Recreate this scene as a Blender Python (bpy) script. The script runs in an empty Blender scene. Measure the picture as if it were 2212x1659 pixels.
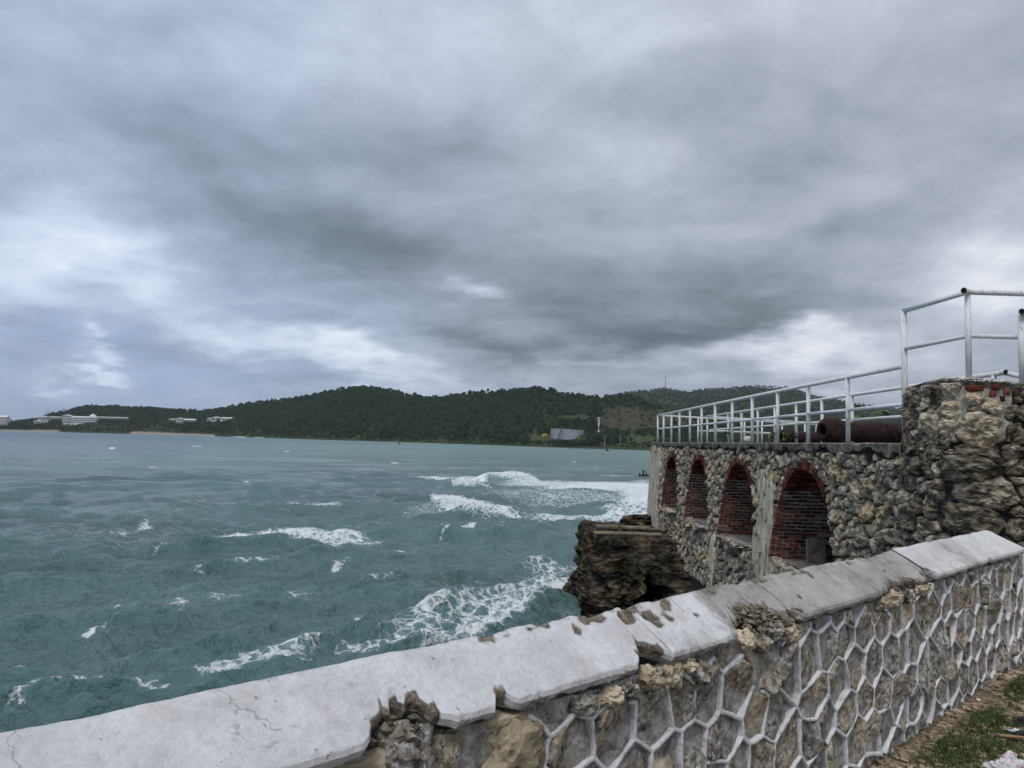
import bpy, math, random
import numpy as np
from mathutils import noise as mn, Vector

random.seed(7); rng = np.random.default_rng(7)
S = bpy.context.scene
EYE = 6.0                       # eye height above the water, metres

# ------------------------------------------------------------------ camera
f_ = 1661.; cx_, cy_ = 1106., 829.5
rho = math.atan(0.0257)
pit = math.atan((926 + .0257 * 1106 - cy_) * math.cos(rho) / f_)
Fv = np.array([0, math.cos(pit), math.sin(pit)]); Uv = np.array([0, -math.sin(pit), math.cos(pit)]); Xv = np.array([1., 0, 0])
Rv = math.cos(rho) * Xv + math.sin(rho) * Uv; Vv = -math.sin(rho) * Xv + math.cos(rho) * Uv
cam = bpy.data.cameras.new('camera'); camo = bpy.data.objects.new('camera', cam)
S.collection.objects.link(camo); S.camera = camo
cam.sensor_width = 36; cam.lens = 36 * f_ / 2212; cam.clip_start = .05; cam.clip_end = 30000
from mathutils import Matrix
camo.matrix_world = Matrix(((Rv[0], Vv[0], -Fv[0], 0), (Rv[1], Vv[1], -Fv[1], 0), (Rv[2], Vv[2], -Fv[2], EYE), (0, 0, 0, 1)))

def ray(x, y): return Fv + (x - cx_) / f_ * Rv - (y - cy_) / f_ * Vv      # survey helper: sight line through a photo point
def atz(x, y, z): r = ray(x, y); return r * z / r[2]
def aty(x, y, Y): r = ray(x, y); return r * Y / r[1]
def proj(P):
    d = P @ Fv; return cx_ + f_ * (P @ Rv) / d, cy_ - f_ * (P @ Vv) / d
W = lambda p: np.array([p[0], p[1], p[2] + EYE])                          # eye-relative to world

# ------------------------------------------------------------------ node helper
class NT:
    def __init__(s, tree): s.t = tree; s.n = tree.nodes; s.l = tree.links
    def new(s, ty, **kw):
        n = s.n.new(ty)
        for k, v in kw.items(): setattr(n, k, v)
        return n
    def put(s, sock, v):
        if isinstance(v, bpy.types.NodeSocket): s.l.new(v, sock)
        elif isinstance(v, (tuple, list)) and len(v) == 3 and sock.type == 'RGBA': sock.default_value = (*v, 1)
        else: sock.default_value = v
    def m(s, op, a, b=0., c=0., clamp=False):
        n = s.new('ShaderNodeMath', operation=op, use_clamp=clamp)
        for i, v in enumerate((a, b, c)): s.put(n.inputs[i], v)
        return n.outputs[0]
    def vm(s, op, a, b=(0, 0, 0), out=0):
        n = s.new('ShaderNodeVectorMath', operation=op); s.put(n.inputs[0], a)
        if op == 'SCALE': s.put(n.inputs[3], b)
        else: s.put(n.inputs[1], b)
        return n.outputs[out]
    def noise(s, v, sc, det=4, ro=.5, dist=0., out=0, lac=2.):
        n = s.new('ShaderNodeTexNoise'); s.put(n.inputs['Vector'], v)
        n.inputs['Scale'].default_value = sc; n.inputs['Detail'].default_value = det
        n.inputs['Roughness'].default_value = ro; n.inputs['Distortion'].default_value = dist; n.inputs['Lacunarity'].default_value = lac
        return n.outputs[out]
    def voro(s, v, sc, feat='F1', out=0, rnd=1.):
        n = s.new('ShaderNodeTexVoronoi', feature=feat); s.put(n.inputs['Vector'], v); n.inputs['Scale'].default_value = sc
        n.inputs['Randomness'].default_value = rnd
        return n.outputs[out]
    def ramp(s, f, stops, interp='LINEAR'):
        n = s.new('ShaderNodeValToRGB'); s.put(n.inputs[0], f); r = n.color_ramp; r.interpolation = interp
        while len(r.elements) < len(stops): r.elements.new(.5)
        for e, (p, c) in zip(r.elements, stops):
            e.position = p; e.color = (c, c, c, 1) if isinstance(c, (int, float)) else (*c, 1)
        return n.outputs[0]
    def mr(s, f, a, b, c=0., d=1., sm=True):
        n = s.new('ShaderNodeMapRange', interpolation_type='SMOOTHSTEP' if sm else 'LINEAR')
        for i, v in enumerate((f, a, b, c, d)): s.put(n.inputs[i], v)
        return n.outputs[0]
    def mix(s, f, a, b, mode='MIX'):
        n = s.new('ShaderNodeMix', data_type='RGBA', blend_type=mode)
        s.put(n.inputs[0], f); s.put(n.inputs[6], a); s.put(n.inputs[7], b); return n.outputs[2]
    def bump(s, h, st=.5, d=.02, nrm=None):
        n = s.new('ShaderNodeBump'); s.put(n.inputs['Height'], h); n.inputs['Strength'].default_value = st; n.inputs['Distance'].default_value = d
        if nrm is not None: s.put(n.inputs['Normal'], nrm)
        return n.outputs[0]

# ------------------------------------------------------------------ sky
world = bpy.data.worlds.new("World"); S.world = world; world.use_nodes = True
w = NT(world.node_tree); w.n.clear()
SUN_EL, SUN_AZ = 58, 202        # degrees; azimuth measured clockwise from the viewing direction
sky = w.new('ShaderNodeTexSky', sky_type='NISHITA', sun_disc=False, sun_elevation=math.radians(SUN_EL), sun_rotation=math.radians(SUN_AZ))
geo = w.new('ShaderNodeTexCoord').outputs['Generated']
sep = w.new('ShaderNodeSeparateXYZ'); w.l.new(geo, sep.inputs[0]); dx, dy, dz = sep.outputs
zc = w.m('MAXIMUM', dz, 0.)
zz = w.m('ADD', zc, .24)
pl = w.new('ShaderNodeCombineXYZ'); w.put(pl.inputs[0], w.m('DIVIDE', dx, zz)); w.put(pl.inputs[1], w.m('DIVIDE', dy, zz)); P = pl.outputs[0]
az = w.m('ARCTAN2', dx, dy); el = w.m('ARCSINE', zc)
wn1 = w.noise(P, 1.3, 7, .6); wn2 = w.noise(w.vm('ADD', P, (17, 5, 3)), 1.3, 7, .6)
azw = w.m('ADD', az, w.m('MULTIPLY', w.m('SUBTRACT', wn1, .5), .26))
elw = w.m('ADD', el, w.m('MULTIPLY', w.m('SUBTRACT', wn2, .5), .17))
def azel(x, y):
    r = ray(x, y); return math.atan2(r[0], r[1]), math.atan2(r[2], math.hypot(r[0], r[1]))
# cloud masses: centre, radii, tilt (deg), lightness
BL = [(90, 600, 210, 85, -14, .25), (330, 590, 130, 40, 25, .13), (430, 715, 190, 28, 12, .07), (640, 765, 240, 28, 12, .23), (830, 815, 130, 26, 12, .12),
      (270, 775, 38, 15, 20, .22), (220, 808, 48, 9, 10, .20), (130, 822, 40, 8, 20, .14), (1010, 664, 80, 16, 6, .20), (960, 640, 220, 40, 10, .06),
      (1740, 745, 190, 30, 0, .30), (1700, 790, 300, 40, 0, .08), (2170, 615, 110, 45, 0, .24), (1310, 318, 170, 38, 0, .08), (480, 370, 130, 34, 14, .07),
      (1000, 60, 900, 130, 0, .08), (2050, 560, 260, 90, 0, .05), (100, 200, 200, 300, 0, .03), (1240, 755, 130, 12, 4, .09), (620, 660, 170, 24, 16, .06),
      (1150, 590, 560, 75, 4, -.10), (1330, 695, 330, 34, 3, -.12), (650, 470, 420, 70, 22, -.09), (820, 300, 260, 80, 0, -.05), (330, 330, 320, 70, 18, -.06),
      (1080, 745, 180, 22, 4, -.12), (1830, 468, 70, 20, 0, -.07), (1500, 270, 500, 50, 10, -.03), (1850, 640, 240, 40, 0, -.05), (330, 685, 260, 22, 14, -.09),
      (60, 745, 220, 24, 0, -.06), (120, 840, 420, 50, 0, .09), (1650, 690, 260, 24, 0, -.07), (1500, 815, 180, 20, 0, -.03)]
acc = None
for (px, py, rx, ry, rot, amp) in BL:
    a0, e0 = azel(px, py); sx, sy = rx / f_ * .95, ry / f_ * .95
    c, s = math.cos(math.radians(-rot)), math.sin(math.radians(-rot))
    da = w.m('SUBTRACT', azw, a0); de = w.m('SUBTRACT', elw, e0)
    uu = w.m('ADD', w.m('MULTIPLY', da, c / sx), w.m('MULTIPLY', de, s / sx))
    vv = w.m('ADD', w.m('MULTIPLY', da, -s / sy), w.m('MULTIPLY', de, c / sy))
    q = w.m('MULTIPLY', w.m('ADD', w.m('MULTIPLY', uu, uu), w.m('MULTIPLY', vv, vv)), -.8)
    g = w.m('MULTIPLY', w.m('EXPONENT', q), amp)
    acc = g if acc is None else w.m('ADD', acc, g)
n1 = w.noise(w.vm('MULTIPLY', P, (.9, 1.2, 1)), 1.25, 7, .55, .3); n2 = w.noise(w.vm('ADD', P, (4, 9, 0)), 4.2, 7, .6, .3)
base = w.mr(el, math.radians(3), math.radians(80), .635, .82, False)
acc = w.m('MULTIPLY', acc, w.m('ADD', .55, w.m('MULTIPLY', n2, .95)))
L = w.m('ADD', w.m('ADD', base, acc), w.m('ADD', w.m('MULTIPLY', w.m('SUBTRACT', n1, .5), .36), w.m('MULTIPLY', w.m('SUBTRACT', n2, .5), .27)))
def s2l(c): return tuple(((v / 255 + .055) / 1.055) ** 2.4 if v > 10 else v / 3294.6 for v in c)
colr = w.ramp(L, [(0, s2l((55, 62, 70))), (.42, s2l((96, 105, 115))), (.52, s2l((125, 135, 144))), (.62, s2l((157, 165, 178))), (.72, s2l((184, 191, 204))), (.84, s2l((212, 219, 230))), (.97, s2l((240, 243, 247)))])
# bluer air low on the left where the cloud deck opens
bl = w.m('MULTIPLY', w.mr(az, math.radians(0), math.radians(-32), 0, 1), w.mr(el, math.radians(17), math.radians(1), 0, 1))
bl = w.m('MULTIPLY', w.m('MULTIPLY', bl, w.mr(L, .85, .60, .15, .75)), w.mr(w.noise(w.vm('ADD', P, (3, 1, 2)), 2.4, 6, .6), .38, .6, .35, 1.))
nsk = w.vm('SCALE', sky.outputs[0], .105)
blue = w.mix(.75, nsk, s2l((162, 188, 224)))
colr = w.mix(bl, colr, blue)
hsb = w.mix(w.mr(az, math.radians(25), math.radians(-30), 0.05, .55), colr, w.mix(1., colr, (.88, .99, 1.20), 'MULTIPLY'))
bg = w.new('ShaderNodeBackground'); w.l.new(hsb, bg.inputs[0]); bg.inputs[1].default_value = .85
wo = w.new('ShaderNodeOutputWorld'); w.l.new(bg.outputs[0], wo.inputs[0])
world.cycles.sampling_method = 'MANUAL'; world.cycles.sample_map_resolution = 512

# ------------------------------------------------------------------ sun (veiled) and exposure
sl = bpy.data.lights.new('sun', 'SUN'); so = bpy.data.objects.new('sun', sl); S.collection.objects.link(so)
sl.energy = 1.5; sl.angle = math.radians(22); sl.color = (1, .97, .93)
sd = Vector((math.sin(math.radians(SUN_AZ)) * math.cos(math.radians(SUN_EL)), math.cos(math.radians(SUN_AZ)) * math.cos(math.radians(SUN_EL)), math.sin(math.radians(SUN_EL))))
so.rotation_euler = sd.to_track_quat('Z', 'Y').to_euler()
S.view_settings.view_transform = 'Standard'; S.view_settings.look = 'None'; S.view_settings.exposure = .22; S.view_settings.gamma = 1
S.view_settings.use_curve_mapping = False
S.render.engine = 'CYCLES'; S.cycles.use_denoising = True
S.cycles.max_bounces = 6; S.cycles.diffuse_bounces = 3; S.cycles.glossy_bounces = 2; S.cycles.volume_bounces = 0; S.cycles.use_adaptive_sampling = True
S.cycles.adaptive_threshold = .015

# ------------------------------------------------------------------ object helpers
COL = S.collection
def wloc(o):
    p = np.zeros(3)
    while o: p += np.array(o.location); o = o.parent
    return p
def mk(name, V, Fc, mat, parent=None, label=None, cat=None, group=None, kind=None, smooth=False, origin=None, mats=None, midx=None):
    V = np.asarray(V, float).reshape(-1, 3)
    o0 = V.mean(0) if origin is None else np.array(origin, float)
    me = bpy.data.meshes.new(name)
    if isinstance(Fc, np.ndarray):
        k = Fc.shape[1]; me.vertices.add(len(V)); me.vertices.foreach_set('co', (V - o0).astype(np.float32).ravel())
        me.loops.add(Fc.size); me.loops.foreach_set('vertex_index', Fc.astype(np.int32).ravel())
        me.polygons.add(len(Fc)); me.polygons.foreach_set('loop_start', np.arange(0, Fc.size, k, dtype=np.int32)); me.polygons.foreach_set('loop_total', np.full(len(Fc), k, dtype=np.int32))
        me.update(calc_edges=True); me.validate()
    else:
        me.from_pydata((V - o0).tolist(), [], Fc); me.update()
    if smooth: me.polygons.foreach_set('use_smooth', [True] * len(me.polygons))
    for m in (mats or [mat]): me.materials.append(m)
    if midx is not None: me.polygons.foreach_set('material_index', midx)
    o = bpy.data.objects.new(name, me); COL.objects.link(o)
    if parent: o.parent = parent
    o.location = o0 - (wloc(parent) if parent else 0)
    tag(o, label, cat, group, kind); return o
def tag(o, label=None, cat=None, group=None, kind=None):
    if label: o['label'] = label
    if cat: o['category'] = cat
    if group: o['group'] = group
    if kind: o['kind'] = kind
def thing(name, loc, label, cat, group=None):
    o = bpy.data.objects.new(name, None); COL.objects.link(o); o.location = loc; o.empty_display_size = .2; tag(o, label, cat, group); return o
class MB:
    def __init__(s): s.V = []; s.F = []; s.M = []; s.n = 0
    def add(s, V, F, m=0):
        V = np.asarray(V, float).reshape(-1, 3); s.V.append(V); s.F += [tuple(int(i) + s.n for i in f) for f in F]; s.M += [m] * len(F); s.n += len(V)
    def box(s, c, d, rot=0, m=0, tap=1.):
        hx, hy, hz = np.array(d) / 2; V = np.array([[x * (tap if z > 0 else 1), y * (tap if z > 0 else 1), z] for x in (-hx, hx) for y in (-hy, hy) for z in (-hz, hz)])
        cc, ss = math.cos(rot), math.sin(rot); V = np.c_[V[:, 0] * cc - V[:, 1] * ss, V[:, 0] * ss + V[:, 1] * cc, V[:, 2]]
        s.add(V + c, [(0, 1, 3, 2), (4, 6, 7, 5), (0, 4, 5, 1), (2, 3, 7, 6), (0, 2, 6, 4), (1, 5, 7, 3)], m); return s
    def tube(s, pts, r, n=12, caps=True, m=0):
        pts = [np.array(p, float) for p in pts]; r = r if hasattr(r, '__len__') else [r] * len(pts); V = []; k = len(pts)
        for i, p in enumerate(pts):
            d = pts[min(i + 1, k - 1)] - pts[max(i - 1, 0)]; d /= np.linalg.norm(d)
            a = np.cross(d, (0, 0, 1.)) if abs(d[2]) < .95 else np.cross(d, (0, 1., 0)); a /= np.linalg.norm(a); b = np.cross(d, a)
            V += [p + r[i] * (math.cos(t) * a + math.sin(t) * b) for t in np.linspace(0, 2 * math.pi, n, endpoint=False)]
        F = [(i * n + j, i * n + (j + 1) % n, (i + 1) * n + (j + 1) % n, (i + 1) * n + j) for i in range(k - 1) for j in range(n)]
        if caps: F += [tuple(range(n))[::-1], tuple(range((k - 1) * n, k * n))]
        s.add(V, F, m); return s
    def build(s, name, mat, parent=None, **kw):
        return mk(name, np.concatenate(s.V), s.F, mat, parent, midx=s.M if kw.get('mats') else None, **kw)
def fbm(p, sc=1., o=4, h=.6):
    return mn.fractal(Vector(p) * sc, h, 2., o)

# ------------------------------------------------------------------ materials
def newmat(name, rough=.85, spec=.3):
    m = bpy.data.materials.new(name); m.use_nodes = True; t = NT(m.node_tree); b = t.n['Principled BSDF']
    b.inputs['Roughness'].default_value = rough; b.inputs['Specular IOR Level'].default_value = spec; return m, t, b
def pos(t): return t.new('ShaderNodeNewGeometry').outputs['Position']
def island(t): return t.new('ShaderNodeNewGeometry').outputs['Random Per Island']
def rock_mat(name, stops, sc=6., flecks=(), tint=.35, bsc=20., bst=.7, bd=.02, det=8, stretch=(1, 1, 1), moss=None, tcol=None, dark=None):
    m, t, b = newmat(name, .92, .15); p = t.vm('MULTIPLY', pos(t), stretch)
    n = t.noise(p, sc, det, .65, .3); c = t.ramp(n, stops)
    isl = island(t); oi = t.new('ShaderNodeObjectInfo').outputs['Random']; r = t.m('FRACT', t.m('ADD', isl, oi))
    c = t.mix(1., c, t.ramp(r, tcol or [(0, 1 - tint), (.5, 1.), (1, 1 + tint * .8)]), 'MULTIPLY')
    for (fs, lo, hi, col, op) in flecks:
        k = t.noise(t.vm('ADD', p, (fs, 3, fs * 2)), fs, 6, .7, .5); c = t.mix(t.m('MULTIPLY', t.mr(k, lo, hi), op), c, col)
    if moss:
        k = t.noise(t.vm('ADD', p, (9, 9, 9)), moss[0], 4, .6); c = t.mix(t.m('MULTIPLY', t.mr(k, moss[1], moss[2]), .85), c, moss[3])
    h = t.m('ADD', t.noise(p, bsc, 8, .7), t.m('MULTIPLY', t.m('SUBTRACT', 1., t.mr(t.voro(p, bsc * .8), 0., .45)), -.35))
    if dark:   # pitted, lichen-blackened hollows
        k = t.noise(p, dark[0], 6, .7); c = t.mix(t.m('MULTIPLY', t.mr(k, dark[1], dark[2]), .8), c, (.03, .028, .024))
    t.put(b.inputs['Base Color'], c); t.put(b.inputs['Normal'], t.bump(h, bst, bd)); return m
M = {}
M['fort_stone'] = rock_mat('weathered_limestone', [(.33, (.035, .031, .026)), (.44, (.21, .188, .15)), (.55, (.44, .40, .33)), (.68, (.68, .63, .54))], 9., flecks=[(11, .58, .66, (.42, .31, .15), .45), (23, .6, .68, (.62, .60, .56), .5)], bsc=13, bd=.06, bst=1., dark=(6, .55, .66), tcol=[(0, (.62, .60, .58)), (.35, (.95, .93, .92)), (.7, (1.1, 1.05, .98)), (.86, (1.25, 1.1, .82)), (1, (1.45, 1.4, 1.3))])
M['bastion_stone'] = rock_mat('dark_lichened_limestone', [(.32, (.024, .020, .016)), (.45, (.13, .11, .082)), (.56, (.33, .285, .21)), (.70, (.56, .50, .39))], 7., flecks=[(5, .58, .66, (.30, .21, .09), .5)], bsc=13, bd=.06, bst=1., dark=(4, .54, .66), stretch=(.9, .9, 1.5))
M['fort_mortar'] = rock_mat('old_lime_mortar', [(.3, (.010, .009, .008)), (.5, (.035, .032, .028)), (.68, (.10, .092, .08))], 9., bsc=26, bd=.03, tint=.0)
M['plaster'] = rock_mat('streaked_lime_plaster', [(.3, (.13, .11, .085)), (.42, (.34, .295, .22)), (.56, (.56, .50, .39)), (.72, (.70, .66, .58))], 7., stretch=(1, 1, .3), flecks=[(6, .58, .66, (.50, .37, .2), .5)], bsc=14, bd=.012, tint=0, dark=(4, .60, .7))
M['cap_mortar'] = rock_mat('stained_cap_mortar', [(.3, (.04, .036, .028)), (.5, (.15, .135, .11)), (.7, (.32, .30, .26))], 5., flecks=[(13, .58, .68, (.5, .47, .4), .5)], bsc=20, bd=.01, tint=0)
M['yellow_stone'] = rock_mat('ochre_limestone', [(.3, (.16, .12, .075)), (.45, (.40, .33, .225)), (.65, (.62, .54, .42))], 9., bsc=22, bd=.02, tint=.2)
M['web_stone'] = rock_mat('flecked_limestone', [(.33, (.08, .07, .058)), (.45, (.28, .25, .21)), (.55, (.48, .44, .375)), (.68, (.68, .64, .58))], 24.,
    flecks=[(6, .55, .62, (.50, .38, .24), .5), (26, .55, .60, (.76, .75, .75), .85), (45, .58, .63, (.045, .04, .034), .85), (11, .59, .64, (.76, .75, .75), .8)], bsc=34, bd=.035, bst=1., tcol=[(0, (.86, .86, .86)), (.4, (.95, .95, .95)), (.7, (1.15, 1.08, .95)), (.9, (1.15, 1.05, .88)), (1, (1.3, 1.25, 1.15))], stretch=(1, 1, .9))
M['web_back'] = rock_mat('grey_mortar_bed', [(.33, (.15, .135, .115)), (.5, (.35, .33, .295)), (.66, (.58, .555, .51))], 20., bsc=40, bd=.02, tint=0, dark=(7, .55, .66))
M['web'] = rock_mat('white_painted_mortar', [(.34, (.42, .42, .41)), (.44, (.62, .63, .63)), (.7, (.76, .77, .77))], 25., bsc=60, bd=.004, bst=.5, tint=0)
M['concrete'] = rock_mat('grey_concrete', [(.3, (.06, .057, .05)), (.5, (.16, .15, .135)), (.7, (.28, .265, .24))], 6., bsc=30, bd=.006, tint=0)
M['ledge'] = rock_mat('tan_slab_concrete', [(.3, (.06, .048, .032)), (.5, (.19, .16, .115)), (.7, (.32, .28, .21))], 5., bsc=20, bd=.01, tint=.2)
M['rock'] = rock_mat('dark_karst_rock', [(.36, (.005, .0045, .004)), (.47, (.030, .025, .019)), (.57, (.10, .082, .056)), (.68, (.27, .225, .155))], 3.2, flecks=[(1.3, .54, .62, (.20, .135, .06), .6)], bsc=5, bd=.30, bst=1., tint=0, moss=(1.6, .60, .68, (.045, .058, .018)), stretch=(.7, .7, 1.6))
M['gravel'] = rock_mat('ochre_rubble', [(.3, (.13, .10, .07)), (.5, (.31, .235, .16)), (.7, (.50, .42, .33))], 10., bsc=40, bd=.006, tint=.45)
M['soil'] = rock_mat('stony_earth', [(.3, (.05, .04, .028)), (.5, (.15, .115, .075)), (.7, (.30, .23, .155))], 7., flecks=[(3, .52, .6, (.055, .07, .02), .8)], bsc=35, bd=.02, tint=0)
def brick_mat():
    m, t, b = newmat('fired_clay_brick', .9, .15); p = pos(t)
    r = t.m('FRACT', t.m('ADD', island(t), t.new('ShaderNodeObjectInfo').outputs['Random']))
    c = t.ramp(r, [(0, (.04, .016, .012)), (.3, (.09, .026, .018)), (.6, (.16, .042, .025)), (.85, (.23, .07, .04)), (1, (.22, .15, .11))])
    n = t.noise(p, 9, 6, .7); c = t.mix(t.m('MULTIPLY', t.mr(n, .5, .68), .6), c, (.035, .02, .016))
    n2 = t.noise(t.vm('ADD', p, (5, 5, 5)), 24, 5, .7); c = t.mix(t.m('MULTIPLY', t.mr(n2, .6, .7), .5), c, (.42, .33, .27))
    t.put(b.inputs['Base Color'], c); t.put(b.inputs['Normal'], t.bump(t.noise(p, 45, 5, .7), .7, .01)); return m
M['brick'] = brick_mat()
M['brick_mortar'] = rock_mat('pale_brick_mortar', [(.3, (.16, .14, .12)), (.5, (.40, .37, .32)), (.7, (.55, .52, .46))], 8., bsc=30, bd=.01, tint=0)
M['void'] = rock_mat('recess_shade_black', [(.3, (.008, .007, .006)), (.7, (.04, .034, .03))], 3., tint=0)  # near-black colour paints in the shade at niche backs and inside pipe ends
def pipe_mat():
    m, t, b = newmat('painted_steel_pipe', .75, .2); p = pos(t)
    n = t.noise(t.vm('MULTIPLY', p, (4, 4, 1.)), 8, 5, .6); c = t.ramp(n, [(.28, (.40, .39, .38)), (.42, (.66, .67, .66)), (.7, (.80, .81, .80))])
    k = t.noise(p, 14, 6, .75); c = t.mix(t.m('MULTIPLY', t.mr(k, .58, .66), .75), c, (.17, .11, .075))
    t.put(b.inputs['Base Color'], c); t.put(b.inputs['Normal'], t.bump(k, .2, .004)); return m
M['pipe'] = pipe_mat()
def rust_mat():
    m, t, b = newmat('rusted_iron', .8, .25); p = pos(t)
    n = t.noise(p, 7, 8, .7, .4); c = t.ramp(n, [(.3, (.008, .004, .004)), (.5, (.026, .011, .011)), (.65, (.06, .025, .021)), (.8, (.14, .08, .06))])
    t.put(b.inputs['Base Color'], c); t.put(b.inputs['Normal'], t.bump(t.m('ADD', t.noise(p, 18, 6, .7), t.mr(t.voro(p, 16, 'DISTANCE_TO_EDGE'), 0, .08)), .6, .012)); return m
M['rust'] = rust_mat()
def simple(name, col, rough=.8, var=.25, sc=3., spec=.3):
    m, t, b = newmat(name, rough, spec); n = t.noise(pos(t), sc, 5, .6)
    t.put(b.inputs['Base Color'], t.mix(1., col, t.ramp(n, [(.3, 1 - var), (.7, 1 + var)]), 'MULTIPLY')); return m
def leaf_mat(name, cols, spread=1.):
    m, t, b = newmat(name, .75, .2)
    oi = t.new('ShaderNodeObjectInfo').outputs['Random']; n = t.noise(pos(t), .012, 3, .6)
    c = t.ramp(t.m('ADD', t.m('MULTIPLY', island(t), .45), t.m('MULTIPLY', oi, .55)), [(i / (len(cols) - 1), c) for i, c in enumerate(cols)])
    c = t.mix(t.mr(n, .45, .62, 0, .4), c, (.055, .095, .028))
    t.put(b.inputs['Base Color'], c); return m
M['foliage'] = leaf_mat('forest_foliage', [(.006, .018, .012), (.018, .045, .022), (.038, .075, .030), (.075, .12, .046)])
M['leaf'] = simple('sea_grape_leaf', (.075, .12, .035), .6, .4, 12)
M['grass'] = leaf_mat('grass_blades', [(.025, .045, .012), (.045, .075, .02), (.07, .10, .03), (.13, .115, .055)])
M['bark'] = simple('bark', (.045, .04, .032), .9)
M['white_wall'] = simple('white_render', (.66, .66, .64), .8, .12, .2)
M['lilac_wall'] = simple('pale_lilac_render', (.60, .61, .66), .8, .12, .2)
M['roof'] = simple('pale_metal_roof', (.56, .62, .60), .6, .15, .1)
M['window'] = simple('dark_glazing', (.03, .035, .045), .2, .3, .3, .6)
M['tank'] = simple('blue_grey_steel', (.30, .33, .38), .6, .1, .05)
M['yellow'] = simple('yellow_paint', (.55, .38, .04), .7, .15, .3)
M['timber'] = simple('weathered_timber', (.10, .085, .07), .9, .4, 2)
M['dark_metal'] = simple('dark_wet_steel', (.02, .02, .022), .6)
M['steel'] = simple('galvanised_steel', (.38, .39, .40), .6)
M['sand'] = simple('pale_sand', (.42, .36, .27), .9)

# ------------------------------------------------------------------ far shore terrain
def interp(pts): xs, ys = zip(*pts); return lambda x: np.interp(x, xs, ys)
shore = interp([(-900, 2700), (0, 2500), (165, 2500), (300, 2450), (460, 2250), (700, 1669), (960, 1369), (1180, 1045), (1400, 915), (1900, 800), (3200, 700)])
sky1 = interp([(-900, 915), (-100, 912), (20, 912), (75, 905), (110, 893), (150, 886), (180, 876), (230, 877), (330, 880), (390, 884), (430, 887), (480, 881), (530, 871), (600, 863), (680, 852), (700, 845), (740, 839), (790, 834), (845, 843), (880, 850), (910, 855), (956, 856), (1011, 848), (1067, 844), (1160, 838), (1190, 841), (1216, 850), (1290, 857), (1346, 850), (1380, 856), (1402, 866), (1440, 879), (1500, 897), (1600, 912), (1800, 925), (3200, 930)])
sky2 = interp([(1000, 930), (1200, 870), (1300, 856), (1346, 846), (1383, 842), (1437, 836), (1485, 844), (1523, 838), (1580, 836), (1626, 831), (1656, 833), (1702, 834), (1736, 845), (1751, 852), (1789, 858), (1823, 864), (1850, 871), (1903, 876), (1945, 881), (2100, 895), (2400, 905), (3200, 910)])
hor = lambda x: 926 + .0257 * x
depthr = interp([(-900, 500), (100, 450), (300, 500), (480, 600), (800, 800), (1100, 900), (1400, 800), (3200, 700)])
def ridge1(x): d = shore(x) + depthr(x); return d, (hor(x) - sky1(x)) / f_ * d + EYE - 8
def H1(x, d):                                # ground height of the wooded headland
    ds = shore(x); dr, zr = ridge1(x); t = (d - ds) / (dr - ds)
    tt = np.clip(t, 0, 1)
    flat = np.interp(x, [-900, 0, 300, 500, 900, 1150, 1250, 3200], [.32, .32, .30, .22, .12, .10, .10, .10])
    prof = flat * np.clip(tt / .12, 0, 1) + (1 - flat) * np.clip((tt - .08) / .92, 0, 1) ** 1.25
    shelf = np.clip((x - 1110) / 60, 0, 1) * np.clip((1500 - x) / 150, 0, 1)      # low terrace with the storage tank
    prof = prof * (1 - shelf) + shelf * (np.clip(tt / .05, 0, 1) * .07 + .93 * np.clip((tt - .22) / .78, 0, 1) ** 1.3)
    gul = np.sin(x * .045 + 2 * np.sin(x * .013) + tt * 2.) * np.sin(x * .021 + 1.) * .09 * zr * tt * (1 - tt) * 3
    z = np.maximum(zr, 4) * prof + gul
    z = np.where(t < 0, t * 40, z + 1.2)
    return np.where(t > 1, z - (t - 1) * 120, z)
def H2(x, d):
    d0, dr = 1700., 4200.; zr = (hor(x) - sky2(x)) / f_ * dr + EYE - 10; t = (d - d0) / (dr - d0)
    tt = np.clip(t, 0, 1); z = zr * tt ** 1.1 * (1 + .10 * np.sin(x * .05 + 4 * tt) * (1 - tt))
    return np.where(t > 1, z - (t - 1) * 200, z)
def p_at(x, d, z): r = ray(x, 900.); k = d / r[1]; return np.array([r[0] * k, d, z])
def hill_mat():
    m, t, b = newmat('hillside_ground', .95, .1); p = pos(t)
    n = t.noise(p, .012, 6, .65); c = t.ramp(n, [(.35, (.018, .026, .013)), (.5, (.035, .048, .02)), (.68, (.065, .075, .033))])
    at = t.new('ShaderNodeAttribute', attribute_name='bare'); k = t.noise(p, .05, 5, .7)
    c2 = t.ramp(k, [(.35, (.028, .040, .018)), (.5, (.055, .052, .030)), (.65, (.085, .07, .045))])
    c = t.mix(at.outputs['Fac'], c, c2)
    at = t.new('ShaderNodeAttribute', attribute_name='grass'); c = t.mix(at.outputs['Fac'], c, (.055, .075, .03))
    at = t.new('ShaderNodeAttribute', attribute_name='beach'); c = t.mix(at.outputs['Fac'], c, (.28, .25, .21))
    t.put(b.inputs['Base Color'], c); t.put(b.inputs['Normal'], t.bump(t.noise(p, .15, 5, .7), .8, 2.)); return m
M['hill'] = hill_mat()
def blob(x, y, cx, cy, rx, ry): return np.clip(1.6 - 1.6 * (((x - cx) / rx) ** 2 + ((y - cy) / ry) ** 2), 0, 1)
def bare_f(x, y): return np.maximum.reduce([blob(x, y, 1370, 912, 95, 26), blob(x, y, 1450, 905, 90, 22), blob(x, y, 1345, 890, 50, 14), blob(x, y, 958, 950, 12, 9) * 1.0])
def grass_f(x, y): return np.maximum.reduce([blob(x, y, 1175, 944, 60, 5), blob(x, y, 1240, 905, 60, 7), blob(x, y, 1390, 951, 55, 12)])
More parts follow.
